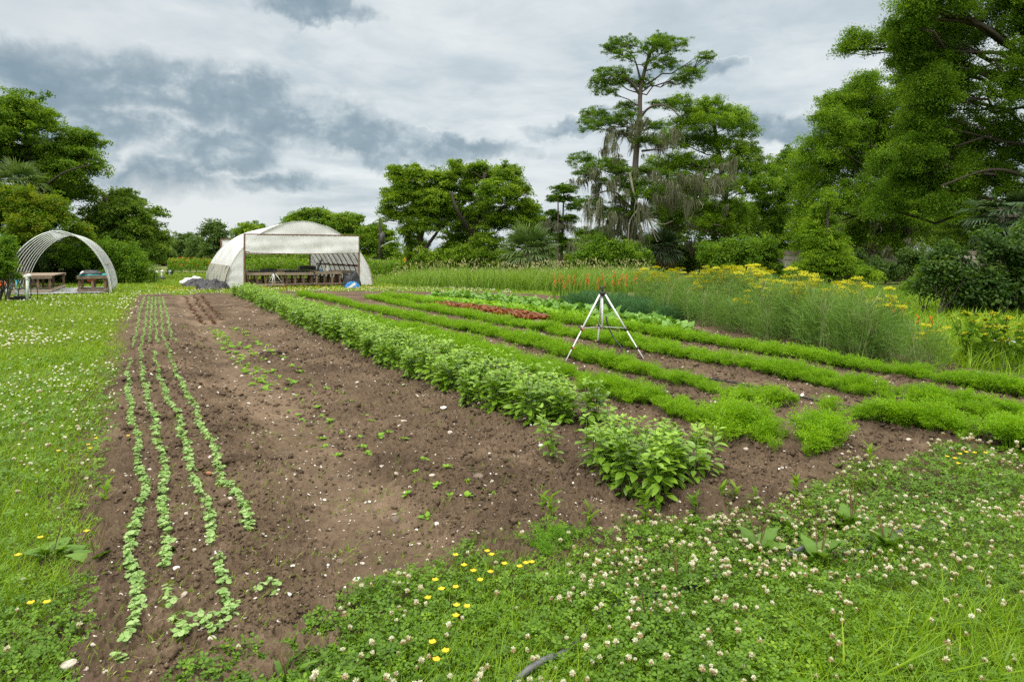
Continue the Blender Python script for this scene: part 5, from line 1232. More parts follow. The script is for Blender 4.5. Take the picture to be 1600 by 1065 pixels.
# ------------------------------------------------------------------ crops
def copies(proto_list, places, names=None):
    """obj.copy() of a thing and of its parts at each (x, y, z, yaw, scale)"""
    out = []
    kids = {p.name: [c for c in scene.objects if c.parent == p] for p in proto_list}
    for i, (x, y, z, a, s) in enumerate(places):
        p = proto_list[i % len(proto_list)]
        if i < len(proto_list): r = p
        else:
            r = p.copy(); COL.objects.link(r)
            for c in kids[p.name]:
                d = c.copy(); COL.objects.link(d); d.parent = r
        r.location = (x, y, z); r.rotation_euler = (0, 0, a); r.scale = (s, s, s)
        out.append(r)
    for p in proto_list[len(places):]:
        for c in kids[p.name]: bpy.data.objects.remove(c)
        bpy.data.objects.remove(p)
    return out

def row_line(pix, h, step):
    return smooth_path([G(px, py, h) for px, py in pix], step)

def basil_mesh(rng, h, n_stem):
    """stems with opposite pairs of cupped leaves, bushier at the top"""
    st, lf = MB(), MB()
    for s in range(n_stem):
        a = rng.uniform(0, 6.28); lean = rng.uniform(.02, .13) if n_stem > 1 else .02
        hh = h * rng.uniform(.82, 1.05)
        b = np.array([rng.uniform(-.05, .05), rng.uniform(-.05, .05), -.02]); top = b + [math.cos(a) * lean, math.sin(a) * lean, hh]
        mid = (b + top) / 2 + [rng.uniform(-.02, .02), rng.uniform(-.02, .02), 0]
        pts = smooth_path([b, mid, top], .05); st.tube(pts, np.linspace(.0055, .003, len(pts)), 5)
        for zt in np.arange(.10, 1.0, .115):
            c = pts[min(len(pts) - 1, int(zt * len(pts)))]
            k = 4 if zt > .3 else 2
            yaw = rng.uniform(0, 6.28) + np.arange(k) * 6.28 / k + rng.normal(0, .25, k)
            size = (.045 + .04 * math.sin(math.pi * min(1, zt * .95)) ) * rng.uniform(.8, 1.25, k) * (1 if zt < .86 else .75)
            el = rng.normal(.18 + .25 * zt, .25, k) - .35 * (zt < .45)
            d = np.stack([np.cos(yaw) * np.cos(el), np.sin(yaw) * np.cos(el), np.sin(el)], 1)
            up = unit(np.array([[0, 0, 1.0]]) + rng.normal(0, .22, (k, 3)))
            zd = unit(up - d * np.sum(up * d, 1, keepdims=True)); xd = np.cross(d, zd)
            off = d * rng.uniform(.012, .06, (k, 1)) * (1.1 - .5 * zt)
            lf.scatter(T_LEAF, c + off, np.stack([xd, d, zd], -1), size * 1.12, np.clip(rng.normal(.25 + .45 * zt, .16, k), 0, 1))
        k = 6; yaw = rng.uniform(0, 6.28, k); el = rng.uniform(.25, .9, k)
        d = np.stack([np.cos(yaw) * np.cos(el), np.sin(yaw) * np.cos(el), np.sin(el)], 1)
        up = np.tile([[0, 0, 1.0]], (k, 1)); zd = unit(up - d * np.sum(up * d, 1, keepdims=True))
        lf.scatter(T_LEAF, np.tile(top, (k, 1)), np.stack([np.cross(d, zd), d, zd], -1), rng.uniform(.025, .05, k), rng.uniform(.7, 1, k))
    return st, lf

def build_basil():
    rng = np.random.default_rng(21)
    protos = []
    for i in range(7):
        st, lf = basil_mesh(rng, .47, 5)
        r = empty('basil_plant'); st.build('stem', M_BASILSTEM, r, True); lf.build('foliage', M_BASIL, r, True); protos.append(r)
    single = []
    for i in range(3):
        st, lf = basil_mesh(rng, .5, 2)
        r = empty('basil_plant'); st.build('stem', M_BASILSTEM, r, True); lf.build('foliage', M_BASIL, r, True); single.append(r)
    # two lines of plants side by side; v across the rows, u along
    places = []
    for v in (2.98, 3.24, 3.48):
        u = 5.05 + (3.48 - v) * .5
        while u < 28.2:
            w = v + rng.normal(0, .045) - .012 * (u - 5) * .25
            x, y = AX * u + PX * w
            places.append((x, y, .03, rng.uniform(0, 6.28), rng.uniform(.86, 1.08))); u += rng.uniform(.24, .34) * (1 if u < 14 else 1.25)
    # plants past the gap, singly placed as in the photograph
    lone = [(868, 722, .95), (928, 738, 1.0), (945, 705, .85)]
    clump = [(975, 756, .95), (1000, 772, 1.0), (1035, 785, 1.02), (1062, 772, .98), (1090, 768, .95), (1040, 750, 1.0), (1000, 740, .95), (1075, 745, .95), (1112, 752, .9), (965, 735, .95)]
    for px, py, s in clump:
        x, y = G(px - 18, py + 6, 0); places.append((x, y, .03, rng.uniform(0, 6.28), s * .93))
    out = copies(protos, places)
    nlone = 0
    for o in out:
        near = o.location.y < 5.6 and o.location.x > .4
        tag(o, 'leafy basil plant in the clump closing the basil row near the clover' if near else 'bushy green basil plant in the long unbroken basil row', 'basil plant', 'basil plants in the clump past the gap' if near else 'basil plants along the row')
    pl = [(*G(px, py), .03, rng.uniform(0, 6.28), s * .9) for px, py, s in lone]
    for o, lab in zip(copies(single, pl), ('spindly basil plant standing alone in the gap with its lowest leaf hanging', 'tall thin basil plant between the lone plant and the near clump', 'small basil plant tucked behind the tall thin one in the gap')):
        tag(o, lab, 'basil plant')
build_basil()

def carrot_template(rng, fronds, pinnae, h=.24, sub=5, scale=1.0):
    """fern-like carrot fronds: a stalk, side pinnae in its plane, fine leaflets on each"""
    mb = MB(); TL = (np.array([[0, 0, 0], [.15, .5, .03], [0, 1, -.05], [-.15, .5, .03]]), np.array([[0, 1, 2, 3]]))
    for f in range(fronds):
        a = rng.uniform(0, 6.28); out = rng.uniform(.03, .13); hh = h * rng.uniform(.6, 1.12)
        t = np.linspace(0, 1, 7)[:, None]; ca = np.array([math.cos(a), math.sin(a), 0])
        c = ca * out * t ** 1.6 + np.array([0, 0, 1.0]) * hh * (t - .22 * t ** 3.5) + [rng.uniform(-.025, .025), rng.uniform(-.025, .025), -.01]
        mb.tube(c[:6], np.linspace(.0026, .0012, 6), 3, rnd=rng.uniform(.2, .5), closed_ends=False)
        side0 = unit(np.cross(ca, [0, 0, 1.0]) + rng.normal(0, .35, 3)); g = rng.normal(0, .12)
        u = np.linspace(.36, 1, pinnae); i0 = np.clip((u * 6).astype(int), 0, 5); fr = (u * 6 - i0)[:, None]
        p = c[i0] * (1 - fr) + c[np.minimum(i0 + 1, 6)] * fr; ax = unit(c[np.minimum(i0 + 1, 6)] - c[i0])
        sgn = np.where(np.arange(pinnae) % 2, 1.0, -1.0)[:, None]
        d = unit(ax * .55 + side0 * sgn * (1.1 - .5 * u[:, None]) + rng.normal(0, .2, (pinnae, 3)) - [0, 0, .12])
        PL = (.025 + .05 * np.sin(math.pi * np.clip((u - .22) / .86, 0, 1))) * rng.uniform(.8, 1.2, pinnae)
        s = np.linspace(.25, 1, sub)
        T = (p[:, None] + d[:, None] * (PL[:, None] * s[None])[..., None]).reshape(-1, 3); k = len(T)
        dd = d.repeat(sub, 0); nn = unit(np.cross(dd, side0) + rng.normal(0, .4, (k, 3)))
        sd = np.tile(np.where(np.arange(sub) % 2, 1.0, -1.0), pinnae)[:, None]
        dl = unit(dd * .8 + np.cross(nn, dd) * sd * .75 + rng.normal(0, .25, (k, 3)))
        n = unit(nn - dl * np.sum(nn * dl, 1, keepdims=True))
        mb.scatter(TL, T, np.stack([np.cross(dl, n), dl, n], -1), rng.uniform(.013, .026, k) * scale, np.clip(rng.normal(.42 + .25 * u.repeat(sub) + g, .16, k), 0, 1))
    return mb

CARROT_ROWS = [
    ([(1305, 702), (1215, 682), (1150, 664), (1060, 638), (950, 607), (870, 582), (800, 563), (700, 536), (600, 507), (500, 483), (430, 467), (395, 461)], .165, 1.0),
    ([(1680, 708), (1600, 690), (1500, 672), (1400, 654), (1250, 630), (1130, 606), (1050, 586), (960, 566), (890, 549), (800, 527), (700, 505), (600, 485), (520, 470), (470, 462)], .125, .9),
    ([(1700, 668), (1600, 650), (1500, 632), (1400, 613), (1300, 594), (1200, 574), (1100, 556), (1000, 538), (900, 520), (800, 504), (700, 488), (620, 473), (575, 465)], .15, 1.0),
    ([(1750, 632), (1600, 609), (1500, 594), (1400, 577), (1300, 561), (1200, 546), (1100, 531), (1000, 516), (900, 502), (866, 498)], .13, 1.0),
    ([(682, 473), (640, 468), (600, 463)], .2, 1.0)]

def build_carrots():
    rng = np.random.default_rng(33)
    pts = []
    for k, (pix, half, dens) in enumerate(CARROT_ROWS):
        line = row_line(pix, .11, .05)
        n = np.gradient(line, axis=0); n = unit(n); nrm = np.stack([-n[:, 1], n[:, 0]], 1)
        for i in range(len(line)):
            r = line[i, 1]
            gap = vnoise(np.array([i * .05 / .35]), np.array([k * 7.0]), 91)[0]
            near = np.clip((10.5 - r) / 4, 0, 1)
            for _ in range(3 if r < 14 else 2):
                if rng.random() > (.75 if r < 14 else .9) * dens * (1 - near * (.5 if gap < .45 else .15)): continue
                w = rng.uniform(-half, half)
                x, y = line[i] + nrm[i] * w
                s = rng.uniform(.62, 1.05) * (1 - .3 * near * (gap < .45)) * (.8 + .4 * vnoise(np.array([i * .05 / .6]), np.array([k * 3.0]), 97)[0]) * (1.15 if gap > .75 and near > .2 else 1)
                pts.append((x, y, r, s))
    # end clump of the first row, taller and rounder
    for _ in range(11):
        x, y = G(1150 + rng.normal(0, 16), 690 + rng.normal(0, 7)); pts.append((x, y, y, rng.uniform(1.2, 1.45)))
    for _ in range(12):
        x, y = G(1270 + rng.normal(0, 22), 706 + rng.normal(0, 8)); pts.append((x, y, y, rng.uniform(1.0, 1.3)))
    pts.sort(key=lambda p: p[2])
    fine = []
    for i in range(6):
        me = carrot_template(rng, 11, 18).build_mesh('carrot_plant', M_CARROT)
        o = bpy.data.objects.new('carrot_plant', me); COL.objects.link(o); fine.append(o)
    hz = lambda x, y: float(soil_height(np.array([x]), np.array([y]), False)[0])
    out = copies(fine, [(x, y, hz(x, y), rng.uniform(0, 6.28), s) for x, y, r, s in pts[:300]])
    for o in out: tag(o, 'feathery bright green carrot top standing in the closest carrot row stretches', 'carrot plant', 'carrot plants in the rows')
    rest = pts[300:]; mb = MB()
    X = np.array([p[:2] for p in rest]); S = np.array([p[3] for p in rest]); Rr = np.array([p[2] for p in rest])
    Z = soil_height(X[:, 0], X[:, 1], False)
    for lo, hi, fr, pn, sb, sc in ((0, 9, 10, 16, 5, 1.05), (9, 15, 9, 11, 3, 1.6), (15, 60, 7, 6, 2, 2.6)):
        for v in range(4):
            t = carrot_template(rng, fr, pn, sub=sb, scale=sc); tp = (np.concatenate(t.V), np.concatenate(t.Q))
            k = np.where((Rr >= lo) & (Rr < hi))[0][v::4]
            rn = rng.random(len(k))
            mb2 = MB().scatter(tp, np.column_stack([X[k], Z[k]]), rotz(rng.uniform(0, 6.28, len(k))), S[k], rn)
            # keep leaf to leaf variation from the template
            rr = np.tile(np.concatenate(t.R), len(k)) * .7 + np.repeat(rn, len(tp[1])) * .3
            mb.add(np.concatenate(mb2.V) if mb2.V else np.zeros((0, 3)), np.concatenate(mb2.Q) if mb2.Q else np.zeros((0, 4)), rr)
    tag(mb.build('carrot_foliage', M_CARROT), 'massed feathery carrot tops filling the rest of the rows', kind='stuff')
build_carrots()

SEED_ROWS = [
    [(199, 1024), (203, 1000), (206, 974), (209, 940), (207, 915), (202, 892), (212, 854), (219, 813), (224, 786), (219, 741), (215, 709), (208, 671), (203, 634), (199, 598), (203, 566)],
    [(257, 899), (257, 868), (255, 816), (259, 768), (254, 738), (248, 706), (244, 684), (234, 640), (226, 611), (222, 587), (220, 563), (221, 545), (226, 519), (229, 492), (233, 467)],
    [(343, 1008), (356, 985), (355, 967), (343, 940), (339, 906), (337, 888)],
    [(331, 872), (324, 837), (322, 813), (312, 786), (308, 765), (298, 745), (290, 712), (282, 671), (265, 634), (253, 611), (247, 587), (242, 563), (241, 553)],
    [(387, 846), (380, 820), (367, 792), (353, 768), (343, 741), (333, 714), (323, 692), (310, 663), (294, 629), (276, 592), (265, 558), (260, 544)],
    [(207, 545), (214, 519), (219, 490), (226, 467)], [(232, 542), (235, 519), (236, 492), (238, 467)], [(246, 544), (244, 519), (243, 492), (243, 467)],
    [(256, 540), (254, 519), (252, 492), (248, 467)], [(275, 542), (265, 519), (260, 492), (254, 467)]]

def seedling_template(rng, small=False):
    mb = MB(); k = 2 if small else rng.integers(3, 6)
    yaw = rng.uniform(0, 6.28) + np.arange(k) * 6.28 / k + rng.normal(0, .3, k)
    out = rng.uniform(.008, .028, k); z = rng.uniform(.022, .05, k)
    T = np.stack([np.cos(yaw) * out, np.sin(yaw) * out, z], 1)
    n = unit(np.stack([np.cos(yaw) * .35, np.sin(yaw) * .35, np.ones(k)], 1) + rng.normal(0, .25, (k, 3)))
    mb.scatter(t_round(), T, frames(n, rng=rng), rng.uniform(.026, .042, k), rng.uniform(.15, .95, k))
    for i in range(k): mb.tube([[0, 0, -.01], T[i] * .6 + [0, 0, .002], T[i]], .0016, 3, rnd=.3, closed_ends=False)
    return mb

def build_seedlings():
    rng = np.random.default_rng(44); pts = []
    for pix in SEED_ROWS:
        line = row_line(pix, .03, .012)
        for i in range(len(line)):
            r = line[i, 1]
            if rng.random() < (.9 if r < 8 else .75):
                wv = .012 * math.sin(i * .05) 
                x, y = line[i] + rng.normal(0, .011 if r < 9 else .008, 2) + wv; pts.append((x, y, r, rng.uniform(.42, .78) * (1 if r < 9 else .74)))
    for px, py in ((262, 950), (258, 962), (268, 975), (272, 990), (262, 940), (283, 1010), (290, 1018), (276, 1014), (292, 1006), (298, 1016), (284, 1022), (310, 1000), (317, 1010), (322, 1000), (330, 996), (338, 1012), (328, 1014),
                   (184, 1058), (190, 1062), (196, 1031), (407, 933), (428, 934), (431, 930), (420, 917)):
        x, y = G(px, py, .03); pts.append((x, y, y, .8))
    pts.sort(key=lambda p: p[2])
    protos = []
    for i in range(8):
        o = bpy.data.objects.new('radish_seedling', seedling_template(rng).build_mesh('radish_seedling', M_SEED)); COL.objects.link(o); protos.append(o)
    zh = lambda x, y: float(soil_height(np.array([x]), np.array([y]))[0])
    for o in copies(protos, [(x, y, zh(x, y), rng.uniform(0, 6.28), s) for x, y, r, s in pts[:300]]):
        tag(o, 'pale green round leaved seedling near the clover end of its row', 'seedling', 'radish seedlings in the drilled rows')
    rest = pts[300:]; mb = MB()
    for v in range(6):
        t = seedling_template(rng); tp = (np.concatenate(t.V), np.concatenate(t.Q)); q = rest[v::6]
        X = np.array([p[:2] for p in q]); Z = soil_height(X[:, 0], X[:, 1])
        rr = np.array([p[2] for p in q])
        mb.scatter(tp, np.column_stack([X, Z]), rotz(rng.uniform(0, 6.28, len(q))), np.array([p[3] for p in q]) * np.clip(rr / 16, 1, 1.2))
    tag(mb.build('seedling_foliage', M_SEED), 'pale seedlings too many to count running on along the drilled rows', kind='stuff')
build_seedlings()

def rosette(rng, n, size, el0, el1, tmpl=None):
    mb = MB(); yaw = np.arange(n) * 2.4 + rng.normal(0, .3, n); t = np.linspace(0, 1, n)
    el = el0 + (el1 - el0) * t + rng.normal(0, .12, n)
    d = np.stack([np.cos(yaw) * np.cos(el), np.sin(yaw) * np.cos(el), np.sin(el)], 1)
    up = np.tile([[0, 0, 1.0]], (n, 1)) + rng.normal(0, .15, (n, 3)); zd = unit(up - d * np.sum(up * d, 1, keepdims=True))
    mb.scatter(tmpl or T_WIDE, d * size * .08 + [0, 0, .005], np.stack([np.cross(d, zd), d, zd], -1), size * (1 - .45 * t) * rng.uniform(.85, 1.15, n), np.clip(.3 + .5 * t + rng.normal(0, .15, n), 0, 1))
    return mb

def plants(name, mat, mbs, places, label, cat, group, smooth=True):
    protos = []
    for m in mbs:
        o = bpy.data.objects.new(name, m.build_mesh(name, mat, smooth)); COL.objects.link(o); protos.append(o)
    out = copies(protos, places)
    for o in out: tag(o, label, cat, group)
    return out

def build_lettuces():
    rng = np.random.default_rng(55)
    zh = lambda x, y: float(soil_height(np.array([x]), np.array([y]))[0])
    C = lambda L: [(300 + a / 3.2, 440 + b / 3.2) for a, b in L]
    rows = [C([(70, 225), (115, 270), (160, 320), (205, 370), (250, 420), (310, 475), (390, 545)]), C([(105, 228), (150, 285), (195, 335), (250, 375), (300, 425), (350, 480), (400, 520)]),
            C([(145, 235), (185, 290), (240, 320), (300, 350), (350, 420), (420, 475), (510, 540)]), C([(215, 240), (290, 290), (360, 345), (440, 395), (500, 440), (560, 490)])]
    pl = []
    for k, pix in enumerate(rows):
        line = row_line(pix, .02, .17 if k else .19)
        for p in line:
            if rng.random() < .82:
                x, y = p + rng.normal(0, .035, 2); pl.append((x, y, zh(x, y), rng.uniform(0, 6.28), rng.uniform(.7, 1.2)))
    for a, b in [(430, 515), (490, 635), (550, 695), (530, 665), (640, 795), (660, 840), (620, 590), (602, 622), (625, 650), (595, 545), (720, 580), (755, 600), (650, 680), (690, 715), (750, 770), (720, 885), (850, 862), (880, 880), (800, 630), (890, 740), (858, 703),
                 (475, 555), (500, 540), (545, 505), (575, 485), (520, 580), (560, 598), (672, 565), (840, 808), (1050, 838), (940, 832), (975, 803)]:
        x, y = G(300 + a / 3.2, 440 + b / 3.2); pl.append((x, y, zh(x, y), rng.uniform(0, 6.28), rng.uniform(.65, .95)))
    for a, b in [(565, 517), (755, 512), (878, 575), (510, 640), (635, 745), (692, 610), (873, 682), (1000, 640), (778, 662), (620, 432)]:
        x, y = G(500 + a / 3.803, 620 + b / 3.803); pl.append((x, y, zh(x, y), rng.uniform(0, 6.28), rng.uniform(.65, .95)))
    plants('lettuce_seedling', M_LETT, [rosette(rng, n, .068, .3, 1.0) for n in (5, 6, 5, 7, 4)], pl, 'small bright green lettuce seedling spaced out on the bare soil bed', 'lettuce', 'green lettuce seedlings on the bare bed')
    pl = []
    for pix in ([(289, 463), (300, 481), (318, 506)], [(303, 463), (316, 481), (333, 500), (337, 506)], [(314, 464), (330, 483), (350, 503)]):
        for p in row_line(pix, .03, .2):
            x, y = p + rng.normal(0, .03, 2); pl.append((x, y, zh(x, y), rng.uniform(0, 6.28), rng.uniform(.8, 1.3)))
    plants('red_lettuce_seedling', M_REDDK, [rosette(rng, n, .06, .3, 1.0) for n in (6, 7, 6)], pl, 'dark red lettuce seedling in the short rows beyond the green seedlings', 'lettuce', 'red lettuce seedlings in three short rows')
    pl = []
    a, b = row_line([(690, 474), (745, 481), (800, 489), (850, 497)], .1, .17), .0
    for p in a:
        for w in (-.27, -.09, .09, .27):
            x, y = p + PX * (w + rng.normal(0, .05)); pl.append((x, y, .03, rng.uniform(0, 6.28), rng.uniform(.8, 1.25)))
    for px in (872, 885): x, y = G(px, 497, .1); pl.append((x, y, .03, 0., 1.))
    plants('red_lettuce', M_RED, [rosette(rng, 13, .23, .1, 1.2) for _ in range(3)], pl, 'full grown rusty red lettuce head in the red patch amid green rows', 'lettuce', 'red lettuces in the patch')
    # light green and leafy rows beyond the carrots
    pl = []
    for pix, w0 in (([(620, 459), (720, 467), (820, 477), (920, 489), (1010, 501), (1060, 509)], (-.22, .05, .3)),):
        for p in row_line(pix, .15, .26):
            for w in w0:
                x, y = p + PX * (w + rng.normal(0, .05)); pl.append((x, y, .03, rng.uniform(0, 6.28), rng.uniform(.9, 1.3)))
    plants('lettuce', M_LETT, [rosette(rng, 12, .22, .15, 1.2) for _ in range(3)], pl[:290], 'full light green lettuce in the long row beyond the carrots', 'lettuce', 'light green lettuces in the far row')
    pl = []
    for pix, w0 in (([(690, 455), (760, 459), (830, 466), (880, 473)], (-.3, .1, .5)), ([(880, 474), (960, 484), (1020, 494), (1070, 506)], (-.1, .25))):
        for p in row_line(pix, .25, .36):
            for w in w0:
                x, y = p + PX * (w + rng.normal(0, .07)); pl.append((x, y, .02, rng.uniform(0, 6.28), rng.uniform(.85, 1.25)))
    plants('collard_plant', M_COLL, [rosette(rng, 13, .36, .3, 1.3) for _ in range(4)], pl, 'broad leaved mid green collard plant in the rows before the dill', 'collard', 'collard plants beyond the lettuce row')
build_lettuces()

# ------------------------------------------------------------------ dill, fennel, flowers, tall grass
def thread_tuft(rng, n, h, spread, L, w):
    """a plume of hair-fine leaf threads"""
    mb = MB(); k = n
    z = h * rng.beta(1.6, 1.5, k); a = rng.uniform(0, 6.28, k); r = spread * np.sqrt(rng.random(k)) * (.35 + .65 * np.sin(math.pi * np.clip(z / h * .85 + .1, 0, 1)))
    T = np.stack([np.cos(a) * r, np.sin(a) * r, z], 1)
    d = unit(np.stack([np.cos(a) * .6, np.sin(a) * .6, np.full(k, .75)], 1) + rng.normal(0, .45, (k, 3)))
    nrm = rand_dirs(rng, k); nrm = unit(nrm - d * np.sum(nrm * d, 1, keepdims=True))
    t = (np.array([[0, 0, 0], [w, .5, .05], [0, 1, -.12], [-w, .5, .05]]), np.array([[0, 1, 2, 3]]))
    mb.scatter(t, T, np.stack([np.cross(d, nrm), d, nrm], -1), L * rng.uniform(.6, 1.3, k), np.clip(z / h * .5 + .25 + rng.normal(0, .18, k), 0, 1))
    return mb

def build_dill():
    rng = np.random.default_rng(66); pl = []
    for p in row_line([(890, 470), (950, 477), (1010, 486), (1050, 494)], .2, .3):
        for w in (-.15, .25, .65):
            x, y = p + PX * (w + rng.normal(0, .08)); pl.append((x, y, .0, rng.uniform(0, 6.28), rng.uniform(.85, 1.15)))
    plants('dill_plant', M_FENNDK, [thread_tuft(rng, 620, .42, .24, .13, .04) for _ in range(3)], pl, 'low feathery blue green dill plant in the band behind the sprinkler tripod', 'dill', 'dill plants in the dark feathery band', False)

def fennel(rng, h, flowering):
    st = MB(); tips = []
    for s in range(rng.integers(4, 7)):
        a = rng.uniform(0, 6.28); o = rng.uniform(.05, .4) * h * .6; hh = h * rng.uniform(.7, 1.05)
        t = np.linspace(0, 1, 6)[:, None]
        c = np.concatenate([math.cos(a) * o * t, math.sin(a) * o * t, hh * t], 1) + [rng.uniform(-.08, .08), rng.uniform(-.08, .08), 0] + rng.normal(0, .012, (6, 3))
        st.tube(c, np.linspace(.012, .006, 6), 4); tips.append(c[-1])
        for b in range(2):
            q = c[3 + b]; a2 = rng.uniform(0, 6.28); e = q + [math.cos(a2) * .2, math.sin(a2) * .2, rng.uniform(.15, .35)]
            st.tube([q, (q + e) / 2 + [0, 0, -.02], e], .004, 3); tips.append(e)
    fo = thread_tuft(rng, 880, h * .92, .44, .18, .03)
    fl = None
    if flowering:
        fl = MB()
        for tip in tips:
            if rng.random() > .7: continue
            k = 30; a = np.arange(k) * 2.4; r = .095 * np.sqrt((np.arange(k) + .5) / k)
            p = np.stack([np.cos(a) * r, np.sin(a) * r, .05 - r * .2 + rng.normal(0, .012, k)], 1) + tip
            for q in p: fl.add((rng.normal(0, .014, (4, 3)) * .35 + np.array([[-.015, 0, -.004], [0, -.011, .014], [.015, 0, .004], [0, .011, -.014]])) + q, [[0, 1, 2, 3]], rng.random())
            for q in p[::3]: fl.tube([tip, q], .0022, 3, closed_ends=False, rnd=.1)
    return st, fo, fl

def build_fennel():
    rng = np.random.default_rng(77)
    A, B = [], []
    for i in range(4):
        for flw, L in ((True, A), (False, B)):
            st, fo, fl = fennel(rng, 1.15 if flw else 1.0, flw)
            r = empty('fennel_plant'); st.build('stem', M_FSTEM, r); fo.build('foliage', M_FENN, r)
            if fl: fl.build('flower_head', M_UMBEL, r)
            L.append(r)
    pa, pb = [], []
    # front edge of the fennel bed and its depth
    for px, py, d in ((1055, 506, 9), (1095, 514, 9), (1135, 522, 9), (1175, 531, 8), (1215, 539, 8), (1255, 548, 7), (1295, 556, 6), (1335, 566, 5), (1375, 574, 4.5), (1415, 582, 4), (1455, 588, 3)):
        x0, y0 = G(px, py)
        t = 0.15
        while t < d:
            x, y = x0 + t * .30 * rng.uniform(.2, 1.6) + rng.normal(0, .15), y0 + t + rng.normal(0, .12)
            s = rng.uniform(.66, 1.15) * (1 if px < 1400 else .8)
            if px > 1440 : s *= .8
            (pa if (t > 1.6 and rng.random() < .8 and px < 1380) or rng.random() < .1 else pb).append((x, y, -.03, rng.uniform(0, 6.28), s))
            t += rng.uniform(.5, .95) * (1 + t * .05)
    for o in copies(A, pa): tag(o, 'tall feathery fennel carrying yellow flower umbels', 'fennel', 'flowering fennel plants')
    for o in copies(B, pb): tag(o, 'feathery grey green fennel without flowers in the thicket front', 'fennel', 'leafy fennel plants')
    # orange flower spikes behind the dill and among the fennel
    def spike(k, h):
        st, fl = MB(), MB()
        st.tube([[0, 0, -.02], [.01, 0, h * .5], [.03, .01, h]], [.006, .005, .003], 4)
        bl = t_leaf(.10, .1, .35)
        for i in range(7):
            a = rng.uniform(0, 6.28); d = unit(np.array([[math.cos(a) * .35, math.sin(a) * .35, 1.0]])); n = unit(np.array([[math.cos(a), math.sin(a), -.3]])); n = unit(n - d * np.sum(n * d))
            st.scatter(bl, np.array([[0, 0, .02 + i * .03]]), np.stack([np.cross(d, n), d, n], -1), h * .62, rng.random(1))
        for i in range(k):
            a = rng.uniform(0, 6.28); z = h * (1 - .32 * i / k)
            T = np.array([[math.cos(a) * .025 + .02, math.sin(a) * .025, z]] * 4)
            R = frames(unit(rng.normal(0, .6, (4, 3)) + [math.cos(a), math.sin(a), .5]), rng=rng)
            fl.scatter(t_kite(.75, .12), T, R, rng.uniform(.036, .058, 4), rng.random(4))
        return st, fl
    protos = []
    for i in range(4):
        st, fl = spike(rng.integers(4, 8), .82)
        r = empty('gladiolus_plant'); st.build('stem', M_TALL, r); fl.build('flower', M_ORANGE, r); protos.append(r)
    pl = []
    for i in range(78):
        px, Yd = rng.normal(985, 36), rng.uniform(22, 27)
        if rng.random() < .2: px = rng.uniform(860, 930)
        if rng.random() < .15: px = rng.uniform(1040, 1130); Yd = rng.uniform(18, 20)
        pl.append(((px - 800) / F * Yd, Yd, 0, rng.uniform(0, 6.28), rng.uniform(.75, 1.2)))
    n1 = len(pl)
    for px, py, Yd in [(1241, 486, 11.6), (1252, 480, 12), (1362, 480, 9.6), (1370, 478, 9.7), (1395, 478, 9.6), (1412, 474, 9.9), (1360, 490, 9.3), (1435, 492, 9.6), (1450, 494, 9.3), (1280, 478, 12), (1205, 470, 12.5), (1300, 492, 11),
                       (1180, 462, 14), (1130, 470, 14), (1105, 455, 15), (1390, 470, 9.8), (1541, 512, 10), (1288, 470, 11.5), (1225, 455, 13.5), (1455, 495, 10)]:
        p = P(px, py, Yd + 1.9); pl.append((p[0], p[1], 0, rng.uniform(0, 6.28), np.clip(p[2] / .82, .5, 1.25)))
    for i, o in enumerate(copies(protos, pl)):
        tag(o, 'orange red flower spike in the cluster behind the dark dill band' if i < n1 else 'orange flower spike poking up through the fennel thicket', 'flower', 'orange flower spikes behind the dill' if i < n1 else 'orange flowers among the fennel')

def blades_mb(rng, x, y, z, h, w, mat_rnd, lean=.35, seg=3):
    mb = MB(); n = len(x)
    nv = 4
    for v in range(nv):
        s = slice(v, None, nv); k = len(x[s])
        t = t_blade(1.0, .15 + .3 * v, seg)
        yaw = rng.uniform(0, 6.28, k); zd = unit(np.stack([np.cos(yaw + rng.normal(0, .5, k)) * rng.uniform(0, lean, k), np.sin(yaw) * rng.uniform(0, lean, k), np.ones(k)], 1))
        R = frames(zd, xdir=np.stack([np.cos(yaw), np.sin(yaw), np.zeros(k)], 1))
        mb.scatter(t, np.stack([x[s], y[s], z[s]], 1), R, np.stack([w[s], h[s], h[s]], 1), mat_rnd[s])
    return mb

